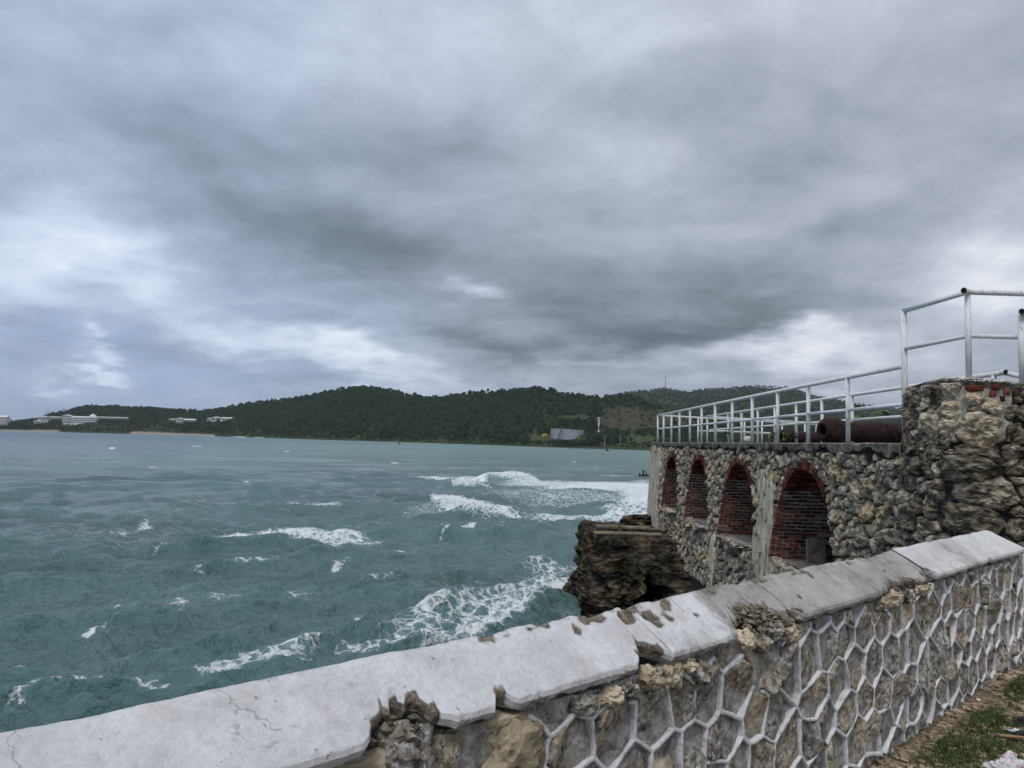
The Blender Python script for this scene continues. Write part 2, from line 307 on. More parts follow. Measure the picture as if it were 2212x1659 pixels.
def terrain(name, xs, Hf, ds, mat, hf2=None):
    V = []; A = [[], [], []]
    for x in xs:
        for d in (ds(x) if callable(ds) else ds):
            z = float(Hf(x, d)); z += fbm((x * .03, d * .006, 1.), 1, 4) * 5 * min(1, max(0, (d - shore(x)) / 200))
            P = p_at(x, d, z); V.append(P); _, py = proj(P - (0, 0, EYE)); px = x
            A[0].append(float(bare_f(px, py))); A[1].append(float(grass_f(px, py)))
            t = d - shore(x); A[2].append(1. if (t < 12 and (x < 130 or 285 < x < 460)) else 0.)
    n = len(ds(xs[0]) if callable(ds) else ds); m = len(xs)
    idx = np.arange(n * m).reshape(m, n); Fq = np.stack([idx[:-1, :-1], idx[1:, :-1], idx[1:, 1:], idx[:-1, 1:]], -1).reshape(-1, 4)
    o = mk(name, V, Fq, mat, kind='structure', smooth=True)
    if hf2 is None:
        for nm, a in zip(('bare', 'grass', 'beach'), A):
            at = o.data.attributes.new(nm, 'FLOAT', 'POINT'); at.data.foreach_set('value', np.array(a, np.float32))
    return o
def d1(x): s = shore(x); r = ridge1(x)[0]; return np.r_[s - 60, s - 10, s, s + 8, s + 20, s + 35, np.linspace(s + 50, r, 44), r + 150, r + 500, r + 900]
terrain('hill', np.arange(-900, 3201, 9.), H1, d1, M['hill'])
terrain('far_hill', np.arange(1000, 3201, 12.), H2, np.linspace(1900, 5200, 40), M['hill'], 1)
def on_hill(x, y):                           # where a sight line meets the headland
    d0 = shore(x); r = ray(x, y)
    for d in np.arange(d0 + 4, d0 + 1500, 4.):
        if EYE + r[2] / r[1] * d <= float(H1(x, d)): return d
    return d0 + 300
# ------------------------------------------------------------------ trees
def leaf_cloud(seed, R=4.5, Hc=7., n=230, ls=.95, lumps=7, trunk=3., flat=.7):
    r = np.random.default_rng(seed); V = []; Fq = []; mi = []
    for k in range(lumps):
        a = r.uniform(0, 6.28); rr = R * .55 * math.sqrt(r.uniform()) ; c = np.array([rr * math.cos(a), rr * math.sin(a), trunk + Hc * r.uniform(.25, .8)]); lr = R * r.uniform(.35, .6)
        for j in range(n // lumps):
            d = r.normal(size=3); d /= np.linalg.norm(d); d[2] = abs(d[2]) * 1.1 - .35
            p = c + d * lr * np.array([1, 1, flat]) * r.uniform(.75, 1.1)
            nrm = d + r.normal(size=3) * .5; nrm /= np.linalg.norm(nrm); a1 = np.cross(nrm, r.normal(size=3)); a1 /= np.linalg.norm(a1); b1 = np.cross(nrm, a1)
            s = ls * r.uniform(.5, 1.1); i0 = len(V)
            V += [p - a1 * s, p + b1 * s * .55, p + a1 * s, p - b1 * s * .6]; Fq.append((i0, i0 + 1, i0 + 2, i0 + 3)); mi.append(0)
    return V, Fq, mi
def trunk_mb(h, r0=.25, lean=0., limbs=3, seed=0):
    r = np.random.default_rng(seed); b = MB(); b.tube([(0, 0, -1), (lean * .3, 0, h * .5), (lean, 0, h)], [r0, r0 * .75, r0 * .45], 6)
    for k in range(limbs):
        a = r.uniform(0, 6.28); z = h * r.uniform(.55, .9); b.tube([(lean * .7, 0, z), (lean + math.cos(a) * h * .3, math.sin(a) * h * .3, z + h * .35)], [r0 * .4, r0 * .15], 5)
    return b
protos = bpy.data.collections.new('tree_kinds')
for k in range(9):
    R = [4.5, 5.2, 3.8, 5.8, 4.2, 4.8, 3.4, 5.0, 6.2][k]
    V, Fq, mi = leaf_cloud(100 + k, R, [7, 6, 8, 5.5, 9, 6.5, 8, 7.5, 6][k], 250, 1.05, 6 + k % 4, 1.5 + (k % 3))
    b = trunk_mb(6 + k % 3, .22, .4, 3, k); b2 = MB(); b2.add(V, Fq, 0)
    b2.add(np.concatenate(b.V), b.F, 1)
    me = bpy.data.meshes.new('tree_kind'); me.from_pydata(np.concatenate(b2.V).tolist(), [], b2.F); me.materials.append(M['foliage']); me.materials.append(M['bark']); me.polygons.foreach_set('material_index', b2.M)
    o = bpy.data.objects.new('tree_kind', me); protos.objects.link(o)
def scatter(name, P, scl, rot, idx, coll, label, cat):
    me = bpy.data.meshes.new(name); me.from_pydata([tuple(p) for p in P], [], [])
    for nm, a, ty in (('scl', scl, 'FLOAT'), ('rot', rot, 'FLOAT'), ('idx', idx, 'INT')):
        at = me.attributes.new(nm, ty, 'POINT'); at.data.foreach_set('value', np.asarray(a, np.float32 if ty == 'FLOAT' else np.int32))
    o = bpy.data.objects.new(name, me); COL.objects.link(o); tag(o, label, cat, None, 'stuff')
    ng = bpy.data.node_groups.new(name, 'GeometryNodeTree'); ng.interface.new_socket('Geometry', in_out='INPUT', socket_type='NodeSocketGeometry'); ng.interface.new_socket('Geometry', in_out='OUTPUT', socket_type='NodeSocketGeometry')
    gi = ng.nodes.new('NodeGroupInput'); go = ng.nodes.new('NodeGroupOutput'); ip = ng.nodes.new('GeometryNodeInstanceOnPoints'); ci = ng.nodes.new('GeometryNodeCollectionInfo')
    ci.inputs['Collection'].default_value = coll; ci.inputs['Separate Children'].default_value = True; ci.inputs['Reset Children'].default_value = True
    ip.inputs['Pick Instance'].default_value = True; L = ng.links.new; L(gi.outputs[0], ip.inputs['Points']); L(ci.outputs[0], ip.inputs['Instance'])
    def na(nm, ty): n = ng.nodes.new('GeometryNodeInputNamedAttribute'); n.data_type = ty; n.inputs[0].default_value = nm; return n.outputs[0]
    L(na('idx', 'INT'), ip.inputs['Instance Index']); L(na('scl', 'FLOAT'), ip.inputs['Scale'])
    cb = ng.nodes.new('ShaderNodeCombineXYZ'); L(na('rot', 'FLOAT'), cb.inputs[2]); L(cb.outputs[0], ip.inputs['Rotation']); L(ip.outputs[0], go.inputs[0])
    md = o.modifiers.new('scatter', 'NODES'); md.node_group = ng; return o
# windows kept clear of trees: x0, x1, y_top, y_bottom, distance at which the building stands
CLEAR = []
def clear(x0, x1, y0, y1, d): CLEAR.append((x0, x1, y0, y1, d))
# ------------------------------------------------------------------ far buildings
def bld(name, label, x0, x1, ytop, ybase, storeys, cols, wall, group=None, roofh=.18, dep=18, bays=True, ang=0., gable=False, extra=None):
    xm = (x0 + x1) / 2; d = on_hill(xm, ybase); clear(x0 - 3, x1 + 3, ytop - 3, ybase, d)
    A = aty(x0, ybase, d); B = aty(x1, ybase, d); zb = EYE + A[2]; zt = EYE + aty(x0, ytop, d)[2]; wd = B[0] - A[0]; cxw = (A[0] + B[0]) / 2; hh = zt - zb
    t = thing(name, (cxw, d, zb), label, 'building', group); hr = hh * roofh; hw = hh - hr
    MB().box((cxw, d + dep / 2, zb + hw / 2 - 4), (wd, dep, hw + 8)).build('wall', M[wall], t)
    b = MB(); ov = 1.2
    if gable: b.add([(cxw - wd / 2 - ov, d - ov, zb + hw), (cxw + wd / 2 + ov, d - ov, zb + hw), (cxw, d - ov, zt), (cxw - wd / 2 - ov, d + dep, zb + hw), (cxw + wd / 2 + ov, d + dep, zb + hw), (cxw, d + dep, zt)], [(0, 1, 2), (3, 5, 4), (0, 2, 5, 3), (1, 4, 5, 2), (0, 3, 4, 1)])
    else: b.add([(cxw - wd / 2 - ov, d - ov, zb + hw), (cxw + wd / 2 + ov, d - ov, zb + hw), (cxw + wd / 2 + ov, d + dep, zb + hw), (cxw - wd / 2 - ov, d + dep, zb + hw), (cxw - wd / 2 + 1, d + dep / 2, zt), (cxw + wd / 2 - 1, d + dep / 2, zt)], [(0, 1, 5, 4), (1, 2, 5), (2, 3, 4, 5), (3, 0, 4), (0, 3, 2, 1)])
    b.build('roof', M['roof'], t)
    sh = hw / storeys; cw = wd / cols
    me = None
    for i in range(storeys):
        for j in range(cols):
            c = np.array((cxw - wd / 2 + cw * (j + .5), d - .05, zb + sh * (i + .52)))
            if me is None: o = MB().box(c, (cw * .62, .5, sh * .5)).build('window', M['window'], t); me = o
            else: o = me.copy(); COL.objects.link(o); o.parent = t; o.location = c - wloc(t)
        if storeys > 1 and i: MB().box((cxw, d - .5, zb + sh * i), (wd, .8, sh * .16)).build('balcony', M['white_wall'], t)
    if extra: extra(t, cxw, d, zb, zt, wd, dep)
    return t, d
def dome(t, x, y0, r, d, name='dome'):
    c = aty(x, y0, d); V = []; n = 16
    for i in range(6):
        a = math.pi / 2 * i / 5; V += [(c[0] + r * math.cos(a) * math.cos(q) , d + 10 + r * math.cos(a) * math.sin(q), EYE + c[2] + r * .95 * math.sin(a)) for q in np.linspace(0, 6.283, n, endpoint=False)]
    Fd = [(i * n + j, i * n + (j + 1) % n, (i + 1) * n + (j + 1) % n, (i + 1) * n + j) for i in range(5) for j in range(n)]
    o = mk(name, V, Fd, M['white_wall'], t, smooth=True)
    MB().tube([(c[0], d + 10, EYE + c[2] + r * .9), (c[0], d + 10, EYE + c[2] + r * 1.25)], [1.6, 1.2], 8).build('lantern', M['white_wall'], o)
bld('hotel_block', 'long low hotel wing left of the gabled pavilion, under a pale roof', 82, 133, 898.5, 906.5, 1, 12, 'white_wall')
bld('hotel_block', 'gabled three storey hotel pavilion left of the white dome', 134, 151, 895, 914, 3, 4, 'lilac_wall', gable=True, roofh=.16)
t, d = bld('hotel_block', 'three storey hotel wing crowned by a white dome with a small lantern', 152, 206, 898.5, 914, 3, 14, 'white_wall')
dome(t, 197.5, 902, 12., d)
bld('hotel_block', 'long hotel wing right of the white dome, half hidden by trees', 207, 274, 899.5, 906, 1, 16, 'white_wall')
bld('hotel_block', 'white balconied hotel block farthest left, beside the beach', -10, 14, 897, 919, 3, 5, 'white_wall')
bld('beach_house', 'low beach house with a wide pale roof, below the left hotel wing', 73, 101, 908, 915, 1, 4, 'white_wall')
bld('beach_house', 'tiny white pavilion at the foot of the gabled hotel block', 136, 148, 914, 919, 1, 2, 'white_wall')
bld('villa', 'low wing of the left hillside villa with pale roof', 365, 381, 904, 911, 1, 2, 'lilac_wall')
bld('villa', 'tall gabled white villa with a round window, middle of the left hillside group', 381, 392, 902, 915, 2, 2, 'lilac_wall', gable=True, roofh=.2)
bld('villa', 'long verandah wing of the left hillside villa, right of its gable', 393, 421, 904, 911, 1, 7, 'white_wall', roofh=.4)
bld('villa', 'small white wing at the left end of the right hillside villa', 447, 456, 902.5, 909, 1, 2, 'white_wall')
bld('villa', 'broad gabled villa with an arched porch, middle of the right hillside group', 456, 475, 899, 910, 1, 2, 'lilac_wall', gable=True, roofh=.3)
bld('villa', 'long low wing of the right hillside villa under pale roof', 476, 503, 901, 908, 1, 6, 'lilac_wall', roofh=.35)
# storage tank
dT = on_hill(1228, 948.5); A = aty(1191, 948, dT); B = aty(1264, 948, dT); zb = EYE + aty(1228, 949, dT)[2]; zt = EYE + aty(1228, 927, dT)[2]
clear(1150, 1266, 922, 950, dT)
def drum(t, c, R, z0, z1, n=40, stair=True):
    b = MB(); b.tube([(c[0], c[1], z0 - 3), (c[0], c[1], z1)], R, n, True); b.build('tank_shell', M['tank'], t, smooth=False)
    b = MB(); b.tube([(c[0], c[1], z1 - .3), (c[0], c[1], z1 + .5)], R + .35, n, False); b.build('rim', M['steel'], t)
    if stair: MB().tube([(c[0] - R * .3, c[1] - R - .3, z0), (c[0] - R * .02, c[1] - R - .3, z1)], .5, 5).build('stair', M['dark_metal'], t)
xm = (A[0] + B[0]) / 2; r1 = (B[0] - A[0]) * .30
t = thing('storage_tank', (A[0] + r1, dT + r1, zb), 'large blue grey storage tank with a diagonal stair, left of the pair', 'tank'); drum(t, (A[0] + r1, dT + r1 + 8), r1, zb, zt)
r2 = (B[0] - A[0]) * .36
t = thing('storage_tank', (B[0] - r2, dT + r2, zb - 1), 'wide blue grey storage tank, right one and nearer of the pair', 'tank'); drum(t, (B[0] - r2, dT + r2 - 6), r2, zb - 2, zt - 1.2, 40, False)
for (x, y, wpx, hpx, lb) in ((1176, 943, 11, 6, 'small yellow hut with a pale roof left of the oil tanks'), (1254, 950.5, 9, 5, 'small yellow hut in front of the oil tanks, by the dead tree')):
    d = min(on_hill(x, y), dT - 14 if x > 1200 else 9e9); Q = aty(x, y, d); s = d / f_; zz0 = EYE + Q[2]; clear(x - 7, x + 7, y - 8, y, d)
    t = thing('hut', (Q[0], d, zz0), lb, 'hut'); b = MB().box((Q[0], d + 2, zz0 + hpx * s * .3), (wpx * s, 5, hpx * s * .6 + 3)).build('wall', M['yellow'], t)
    ww, hh = wpx * s / 2 + .5, hpx * s; z1 = zz0 + hh * .55
    b = MB(); b.add([(Q[0] - ww, d - 1, z1), (Q[0] + ww, d - 1, z1), (Q[0] + ww, d + 5, z1), (Q[0] - ww, d + 5, z1), (Q[0] - ww * .5, d + 2, z1 + hh * .45), (Q[0] + ww * .5, d + 2, z1 + hh * .45)], [(0, 1, 5, 4), (1, 2, 5), (2, 3, 4, 5), (3, 0, 4), (0, 3, 2, 1)])
    b.build('roof', M['yellow'], t); MB().box((Q[0] + ww * .2, d - .55, zz0 + hh * .25), (ww * .35, .2, hh * .3)).build('window', M['window'], t)
# cell mast
d = on_hill(1292, 931) ; Q = aty(1293, 934, d); s = d / f_; zb = EYE + Q[2]; clear(1287, 1299, 900, 934, d)
t = thing('telecom_mast', (Q[0], d, zb), 'red and white banded telecom mast on the brown hillside behind the tanks', 'mast')
MB().tube([(Q[0], d, zb - 5), (Q[0], d, zb + 33 * s)], [.9, .5], 8).build('pole', M['steel'], t)
for k, (z, hh) in enumerate(((3, 4), (11, 1.6), (18, 8), (25, 3.5))):
    MB().box((Q[0], d - .8, zb + z * s), (3.0 if k != 1 else 1.6, 1.2, hh * s)).build('panel', M['white_wall'], t)
for k in (-1, 1): MB().box((Q[0] + k * 1.7, d, zb + 30.5 * s), (1.3, 1, 4.5 * s)).build('antenna', M['white_wall'], t)
MB().box((Q[0], d, zb + 26.5 * s), (5.5, 1.6, .8)).build('platform', M['dark_metal'], t)
# lattice mast on the far ridge
Q = aty(1437, 834, 4150); t = thing('radio_mast', (Q[0], 4150, EYE + Q[2]), 'thin radio mast standing on top of the far ridge', 'mast')
MB().tube([(Q[0], 4150, EYE + Q[2] - 8), (Q[0], 4150, EYE + aty(1437, 811, 4150)[2])], [2.6, 1.0], 4).build('mast_shaft', M['steel'], t)
for k in range(4):
    z = EYE + aty(1437, 831 - 5 * k, 4150)[2]; MB().box((Q[0], 4150, z), (7 - k, 7 - k, .9)).build('cross_frame', M['steel'], t)
# utility poles
for (x, y0, y1, lb) in ((1153, 943, 926, 'left utility pole beside the yellow hut on the far shore'), (1157.5, 943, 925, 'right utility pole beside the yellow hut on the far shore'),
                        (1306, 964, 940, 'bare pole rising from the trees right of the pier'), (1340, 960, 938, 'pale pole at the edge of the brown clearing'), (1365, 942, 924, 'slim pole in the brown clearing beside dark bushes')):
    d = on_hill(x, y0); Q = aty(x, y0, d); zt = EYE + aty(x, y1, d)[2]; clear(x - 1.5, x + 1.5, y1, y0, d)
    t = thing('utility_pole', (Q[0], d, EYE + Q[2]), lb, 'pole', 'poles on the far shore'); MB().tube([(Q[0], d, EYE + Q[2] - 3), (Q[0], d, zt)], [.35, .25], 6).build('pole', M['steel'], t)
    MB().box((Q[0], d - .3, zt - 1), (2.6, .25, .25)).build('crossarm', M['timber'], t)
# pier on the far shore
d = 800.; Q0 = aty(1231, 966, d); Q1 = aty(1300, 969, d); t = thing('pier', ((Q0[0] + Q1[0]) / 2, d, 0), 'long low timber pier on stubby piles at the far shore below the tanks', 'pier')
xa, xb = Q0[0], Q1[0] + 6; n = 14
for i in range(6): MB().box((xa + (xb - xa) * (i + .5) / 6, d, 2.55), ((xb - xa) / 6 - .15, 5, .7)).build('deck_section', M['timber'], t)
for i in range(n):
    if i in (4, 9): continue
    MB().tube([(xa + (xb - xa) * (i + .5) / n, d - 2, -3), (xa + (xb - xa) * (i + .5) / n, d - 2, 2.25)], .45, 7).build('pile', M['timber'], t)
MB().box((xa + (xb - xa) * .68, d + 1.5, 3.7), (9, 1.2, 1.1)).build('shed_beam', M['dark_metal'], t)
# channel buoy and debris
for (x, y, lb) in ((863, 960, 'small dark channel marker afloat left of the pier'), (1312, 974.5, 'small dark float near the far shore, right of the pier'), (1153, 963.5, 'tiny float close to the far shore between marker and pier')):
    Q = atz(x, y, -EYE); b = thing('buoy', (Q[0], Q[1], 0), lb, 'buoy', 'floats near the far shore'); s = Q[1] / f_
    MB().tube([(Q[0], Q[1], -.3), (Q[0], Q[1], .9), (Q[0], Q[1], 1.3)], [1.3, 1.3, .6], 8).build('float_body', M['dark_metal'], b)
    MB().tube([(Q[0], Q[1], 1.2), (Q[0], Q[1], 4.2 if x == 863 else 2.)], .25, 6).build('staff', M['dark_metal'], b)
# remains of a jetty frame sticking out of the surf
Q = atz(1392, 1029, -EYE); t = thing('jetty_remains', (Q[0], Q[1], 0), 'black remains of a jetty frame sticking out of the sea left of the fort', 'wreckage'); s = Q[1] / f_
for (dx_, h) in ((-10.5, 6), (-3, 13), (4, 7), (11, 6)):
    lean = 2.4 * s if dx_ == -3 else 0
    MB().tube([(Q[0] + dx_ * s, Q[1], -2), (Q[0] + dx_ * s + lean * .4, Q[1], h * s)], .17, 7).build('post', M['dark_metal'], t)
MB().tube([(Q[0] - 11 * s, Q[1] - .1, 2.6 * s), (Q[0] + 12 * s, Q[1] - .1, 1.6 * s)], .14, 7).build('beam', M['dark_metal'], t)

# forest
pts = []; n_tr = 19000
xs = rng.uniform(-250, 2500, n_tr * 2); tt = rng.uniform(0, 1.06, n_tr * 2)
for x, t_ in zip(xs, tt):
    ds = float(shore(x)); dr = float(ridge1(x)[0]); d = ds + 6 + t_ ** 1.0 * (dr - ds)
    if x < 130 and d - ds < 16: continue
    if 285 < x < 460 and d - ds < 16: continue
    z = float(H1(x, d)); P_ = p_at(x, d, z); _, yb = proj(P_ - (0, 0, EYE)); sc = rng.uniform(.5, 1.45) * (.75 if d - ds < 40 else 1.)
    if x > 1290: sc *= .7
    yt = yb - 10.5 * sc / d * f_; wv = 5 * sc / d * f_
    if bare_f(x, yb) > .35 and rng.uniform() < .93: continue
    if grass_f(x, yb) > .3 and rng.uniform() < .97: continue
    if any(x + wv > c[0] and x - wv < c[1] and yt < c[3] - .8 and d < c[4] + 25 and (yb > c[2]) for c in CLEAR):
        k = [c for c in CLEAR if x + wv > c[0] and x - wv < c[1] and yt < c[3] - .8 and d < c[4] + 25 and yb > c[2]]
        lim = min((yb - c[3] + 1.2 for c in k)) ; ns = lim * d / f_ / 10.5
        if ns < .28 or any(abs(d - c[4]) < 16 for c in k): continue
        sc = ns
    pts.append((P_[0], d, z - .8, sc))
for x in np.arange(1300, 2300, 1.0):                    # wood on the far ridge
    for _ in range(8):
        t_ = rng.uniform(.25, 1.02); d = 1700 + t_ * 2500; xx = x + rng.uniform(-1, 1); P_ = p_at(xx, d, float(H2(xx, d))); pts.append((P_[0], d, P_[2] - 1, rng.uniform(.9, 1.5)))
pts = np.array(pts)
scatter('forest', pts[:, :3], pts[:, 3], rng.uniform(0, 6.28, len(pts)), rng.integers(0, 9, len(pts)), protos, 'dense dark green tropical woodland covering the headland across the bay', 'woodland')
# trees that stand out one by one
def tree(x, y, h, kind, lb, group, seed, sc_r=.33, trunkfrac=.4):
    d = on_hill(x, y) if y is not None else float(ridge1(x)[0]); z = float(H1(x, d)); P_ = p_at(x, d, z)
    t = thing('tree', (P_[0], d, z), lb, 'tree', group); r = np.random.default_rng(seed)
    if kind == 'pine':
        b = MB().tube([(P_[0], d, z - 1), (P_[0] + h * .03, d, z + h)], [.35, .08], 6); b.build('trunk', M['bark'], t); V = []; Fq = []
        for k in range(260):
            zz_ = r.uniform(.25, 1.); R = h * .16 * (1.1 - zz_) * r.uniform(.3, 1.2) + .3; a = r.uniform(0, 6.28); p = np.array([P_[0] + R * math.cos(a) + h * .03 * zz_, d + R * math.sin(a), z + h * zz_])
            dd = np.array([math.cos(a) * .5, math.sin(a) * .5, 1.]) * h * .045; sd_ = np.array([-math.sin(a), math.cos(a), 0]) * .28; i = len(V); V += [p - sd_, p + sd_, p + dd + sd_ * .3, p + dd - sd_ * .3]; Fq.append((i, i + 1, i + 2, i + 3))
        mk('crown', V, Fq, M['foliage'], t)
    else:
        b = trunk_mb(h * .62, h * .022, r.uniform(-.08, .08) * h, 4, seed); V = np.concatenate(b.V) + (P_[0], d, z); mk('trunk', V, b.F, M['bark'], t)
        V, Fq, _ = leaf_cloud(seed, h * sc_r, h * .5, 300, h * .06, 8, h * trunkfrac, .55); mk('crown', np.array(V) + (P_[0], d, z), Fq, M['foliage'], t)
for i, (x, h) in enumerate(((25, 30), (98, 40), (103, 44), (107, 34), (127, 44), (134, 52), (139, 50), (158, 36))):
    lb = ['small feathery conifer at the far left above the beach', 'conifer at the left of the first clump above the resort', 'tallest conifer of the first clump above the resort', 'shorter conifer at the right of the first clump above the resort', 'conifer at the left of the second clump above the resort', 'tall twin conifer, left one, in the second clump above the resort', 'tall twin conifer, right one, in the second clump above the resort', 'lone thin conifer right of the second clump'][i]
    tree(x, 908, h * .8, 'pine', lb, 'conifers above the resort', 900 + i)
rs = np.random.default_rng(5)
for i, x in enumerate([170, 205, 240, 262, 290, 312, 345, 372, 401, 440, 470, 505, 560, 610, 650, 690, 712, 735, 760, 782, 800, 818, 840, 870, 905, 935, 985, 1010, 1040, 1075, 1100, 1128, 1156, 1163, 1188, 1195, 1225, 1260, 1285, 1310, 1340, 1362]):
    big = x in (1156, 1163, 1188, 1195, 782, 840, 735)
    tree(x, None, rs.uniform(11, 16) + (6 if big else 0), 'broad', 'tall loose crowned tree standing out against the sky on the ridge', 'trees along the ridge line', 300 + i, .42, .22)

# ------------------------------------------------------------------ stone cells (power diagram) and stone meshes
def clip_poly(poly, a, b, c):               # keep a*x+b*y<=c
    out = []; n = len(poly)
    for i in range(n):
        p, q = poly[i], poly[(i + 1) % n]; fp = a * p[0] + b * p[1] - c; fq = a * q[0] + b * q[1] - c
        if fp <= 0: out.append(p)
        if (fp < 0 < fq) or (fq < 0 < fp): t = fp / (fp - fq); out.append((p[0] + t * (q[0] - p[0]), p[1] + t * (q[1] - p[1])))
    return out
def power_cells(P, Wt, bounds, sy=1.):
    P = np.asarray(P, float) * (1, sy); Wt = np.asarray(Wt, float); x0, x1, y0, y1 = bounds; y0 *= sy; y1 *= sy; out = []
    for i in range(len(P)):
        D = P - P[i]; d2 = (D ** 2).sum(1); k = np.argsort(d2 - Wt * .8)[:34]
        poly = [(x0, y0), (x1, y0), (x1, y1), (x0, y1)]
        for j in k:
            if j == i: continue
            a, b = 2 * D[j]; c = (P[j] ** 2).sum() - (P[i] ** 2).sum() + Wt[i] - Wt[j]
            poly = clip_poly(poly, a, b, c)
            if len(poly) < 3: break
        out.append([(p[0], p[1] / sy) for p in poly] if len(poly) >= 3 else None)
    return out
def stone_geo(poly, gap, h, seed, n=12, rings=(1., .86, .6, .3), prof=(-.6, .55, .92, 1.), rough=.25, depth=.07, rnd=.55):
    P = np.array(poly); c = P.mean(0); area = .5 * abs(np.dot(P[:, 0], np.roll(P[:, 1], 1)) - np.dot(P[:, 1], np.roll(P[:, 0], 1)))
    if area < 1e-5: return None
    # resample outline by angle, rounded towards an ellipse
    r = np.random.default_rng(seed); out = []; 
    seg = np.roll(P, -1, 0) - P; ln = np.linalg.norm(seg, axis=1); cum = np.r_[0, np.cumsum(ln)]; T = cum[-1]
    for s in np.linspace(0, T, n, endpoint=False) + T * .02:
        i = min(np.searchsorted(cum, s, 'right') - 1, len(P) - 1); out.append(P[i] + seg[i] * (s - cum[i]) / max(ln[i], 1e-9))
    O = np.array(out); d = O - c; rad = np.linalg.norm(d, axis=1); mr_ = math.sqrt(area / math.pi)
    rad2 = rad * (1 - rnd) + np.minimum(rad, rad.mean() * 1.05) * rnd; rad2 = np.maximum(rad2 - gap, .01) * (1 + r.uniform(-.07, .07, n))
    d = d / np.maximum(rad, 1e-6)[:, None]
    tilt = r.normal(size=2) * .22; hh = h * r.uniform(.65, 1.3); V = []; fq = 1.1 / max(mr_, .02); ox, oy = r.uniform(0, 99, 2)
    for k, (q, pz) in enumerate(zip(rings, prof)):
        for i in range(n):
            xy = c + d[i] * rad2[i] * q * (1 + .05 * mn.noise(Vector((i * 2.3 + ox, k * 1.7, oy))))
            if pz <= 0: z = -depth
            else:
                f1 = mn.noise(Vector((xy[0] * fq + ox, xy[1] * fq + oy, 0))); f2 = mn.fractal(Vector((xy[0] * fq * 3 + oy, xy[1] * fq * 3, ox)), .8, 2.1, 3)
                z = hh * pz + rough * h * (f1 * .9 + f2 * .75) + tilt @ (xy - c)
            V.append((xy[0], xy[1], z))
    V.append((c[0], c[1], hh * prof[-1] + rough * h * mn.noise(Vector((c[0] * fq + ox, c[1] * fq + oy, 0))))); m = len(rings)
    Fq = [(k * n + i, k * n + (i + 1) % n, (k + 1) * n + (i + 1) % n, (k + 1) * n + i) for k in range(m - 1) for i in range(n)]
    Fq += [((m - 1) * n + i, (m - 1) * n + (i + 1) % n, m * n) for i in range(n)]
    return np.array(V), Fq

# ------------------------------------------------------------------ fort wall: path coordinate t along the seaward face and round the bastion corner
YF = 31.3; YC = 9.80; RC = .62                # far end, start of the rounded corner, corner radius
def faceX(Y): return 5.20 + .018 * Y
XCc = faceX(YC) + RC
def fort_pt(t, z, h=0.):                     # t: 0 at far end, grows towards us; h: outwards
    L1 = YF - YC; L2 = L1 + RC * math.pi / 2
    if t <= L1: Y = YF - t; nx, ny = -1., 0.; x, y = faceX(Y), Y
    elif t < L2:
        a = (t - L1) / RC; nx, ny = -math.cos(a), -math.sin(a); x, y = XCc + RC * nx, YC + RC * ny
    else: x, y = XCc + (t - L2), YC - RC; nx, ny = 0., -1.
    bat = .05 * max(0, -z - .3)               # slight batter
    return np.array((x + nx * (h + bat), y + ny * (h + bat), z + EYE))
L1 = YF - YC; L2 = L1 + RC * math.pi / 2; TMAX = L2 + 6.0
ZT = .12; TB = YF - 10.55                     # terrace level, t where the taller bastion begins
def topz(t): return ZT if t < TB else .88 + .03 * math.sin(t * 3)
ARCH = [(26.85, .84), (22.72, .90), (18.48, .95), (14.22, 1.)]
prof_z = np.array([-2.22, -1.75, -1.2, -.76, -.5, -.38, -.31, -.27]); prof_w = np.array([1.56, 1.46, 1.25, 1.02, .74, .52, .30, 0.])
def aw(z, sc): return float(np.interp(z, prof_z, prof_w)) * sc if -2.22 <= z <= -.27 else 0.
def in_arch(t, z, grow=0.):
    Y = YF - t
    for yc, sc in ARCH:
        if -2.22 - grow < z < -.27 + grow:
            zq = min(max(z - (grow if z > -.7 else 0), -2.2), -.28)
            if abs(Y - yc) < aw(zq, sc) + grow * .9: return yc, sc
    return None
fort = thing('fort_wall', (faceX(20), 20, EYE - 3), 'old rubble stone fort wall with four brick arched niches and a taller bastion at its near end', 'fort wall')
# mortar core with the niche openings left out
V = []; idx = {}; Fq = []; ts = list(np.arange(0, L1, .12)) + list(np.arange(L1, L2, .1)) + list(np.arange(L2, TMAX, .25)); zs = list(np.arange(-7.2, -3.2, .5)) + list(np.arange(-3.2, .90, .10))
snap = {}
for i, t in enumerate(ts):
    for j, z in enumerate(zs):
        zz_ = min(z, topz(t)); tt_ = t; a = in_arch(t, zz_)
        if a and zz_ > -2.2:
            Y = YF - t; wv = aw(zz_, a[1]); sgn = 1 if Y > a[0] else -1; tt_ = YF - (a[0] + sgn * wv)
        p = fort_pt(tt_, zz_, -.035 + .03 * mn.noise(Vector((t * 4, zz_ * 4, 0)))); idx[i, j] = len(V); V.append(p)
for i in range(len(ts) - 1):
    for j in range(len(zs) - 1):
        tc, zc_ = (ts[i] + ts[i + 1]) / 2, (zs[j] + zs[j + 1]) / 2
        if zc_ > topz(tc): continue
        if in_arch(tc, zc_) and -2.2 < zc_: continue
        Fq.append((idx[i, j], idx[i, j + 1], idx[i + 1, j + 1], idx[i + 1, j]))
mk('mortar_core', V, Fq, M['fort_mortar'], fort)
# far return face (rounded arris, plastered) and the bastion's step face
b = MB()
for zt_ in (0,):
    c0, c1 = fort_pt(0, ZT, -.03), fort_pt(0, -7.2, -.03)
    b.add([c0, c1, (c1[0] + 9, c1[1] + 6, c1[2]), (c0[0] + 9, c0[1] + 6, c0[2])], [(0, 1, 2, 3)])
b.build('end_face', M['plaster'], fort)
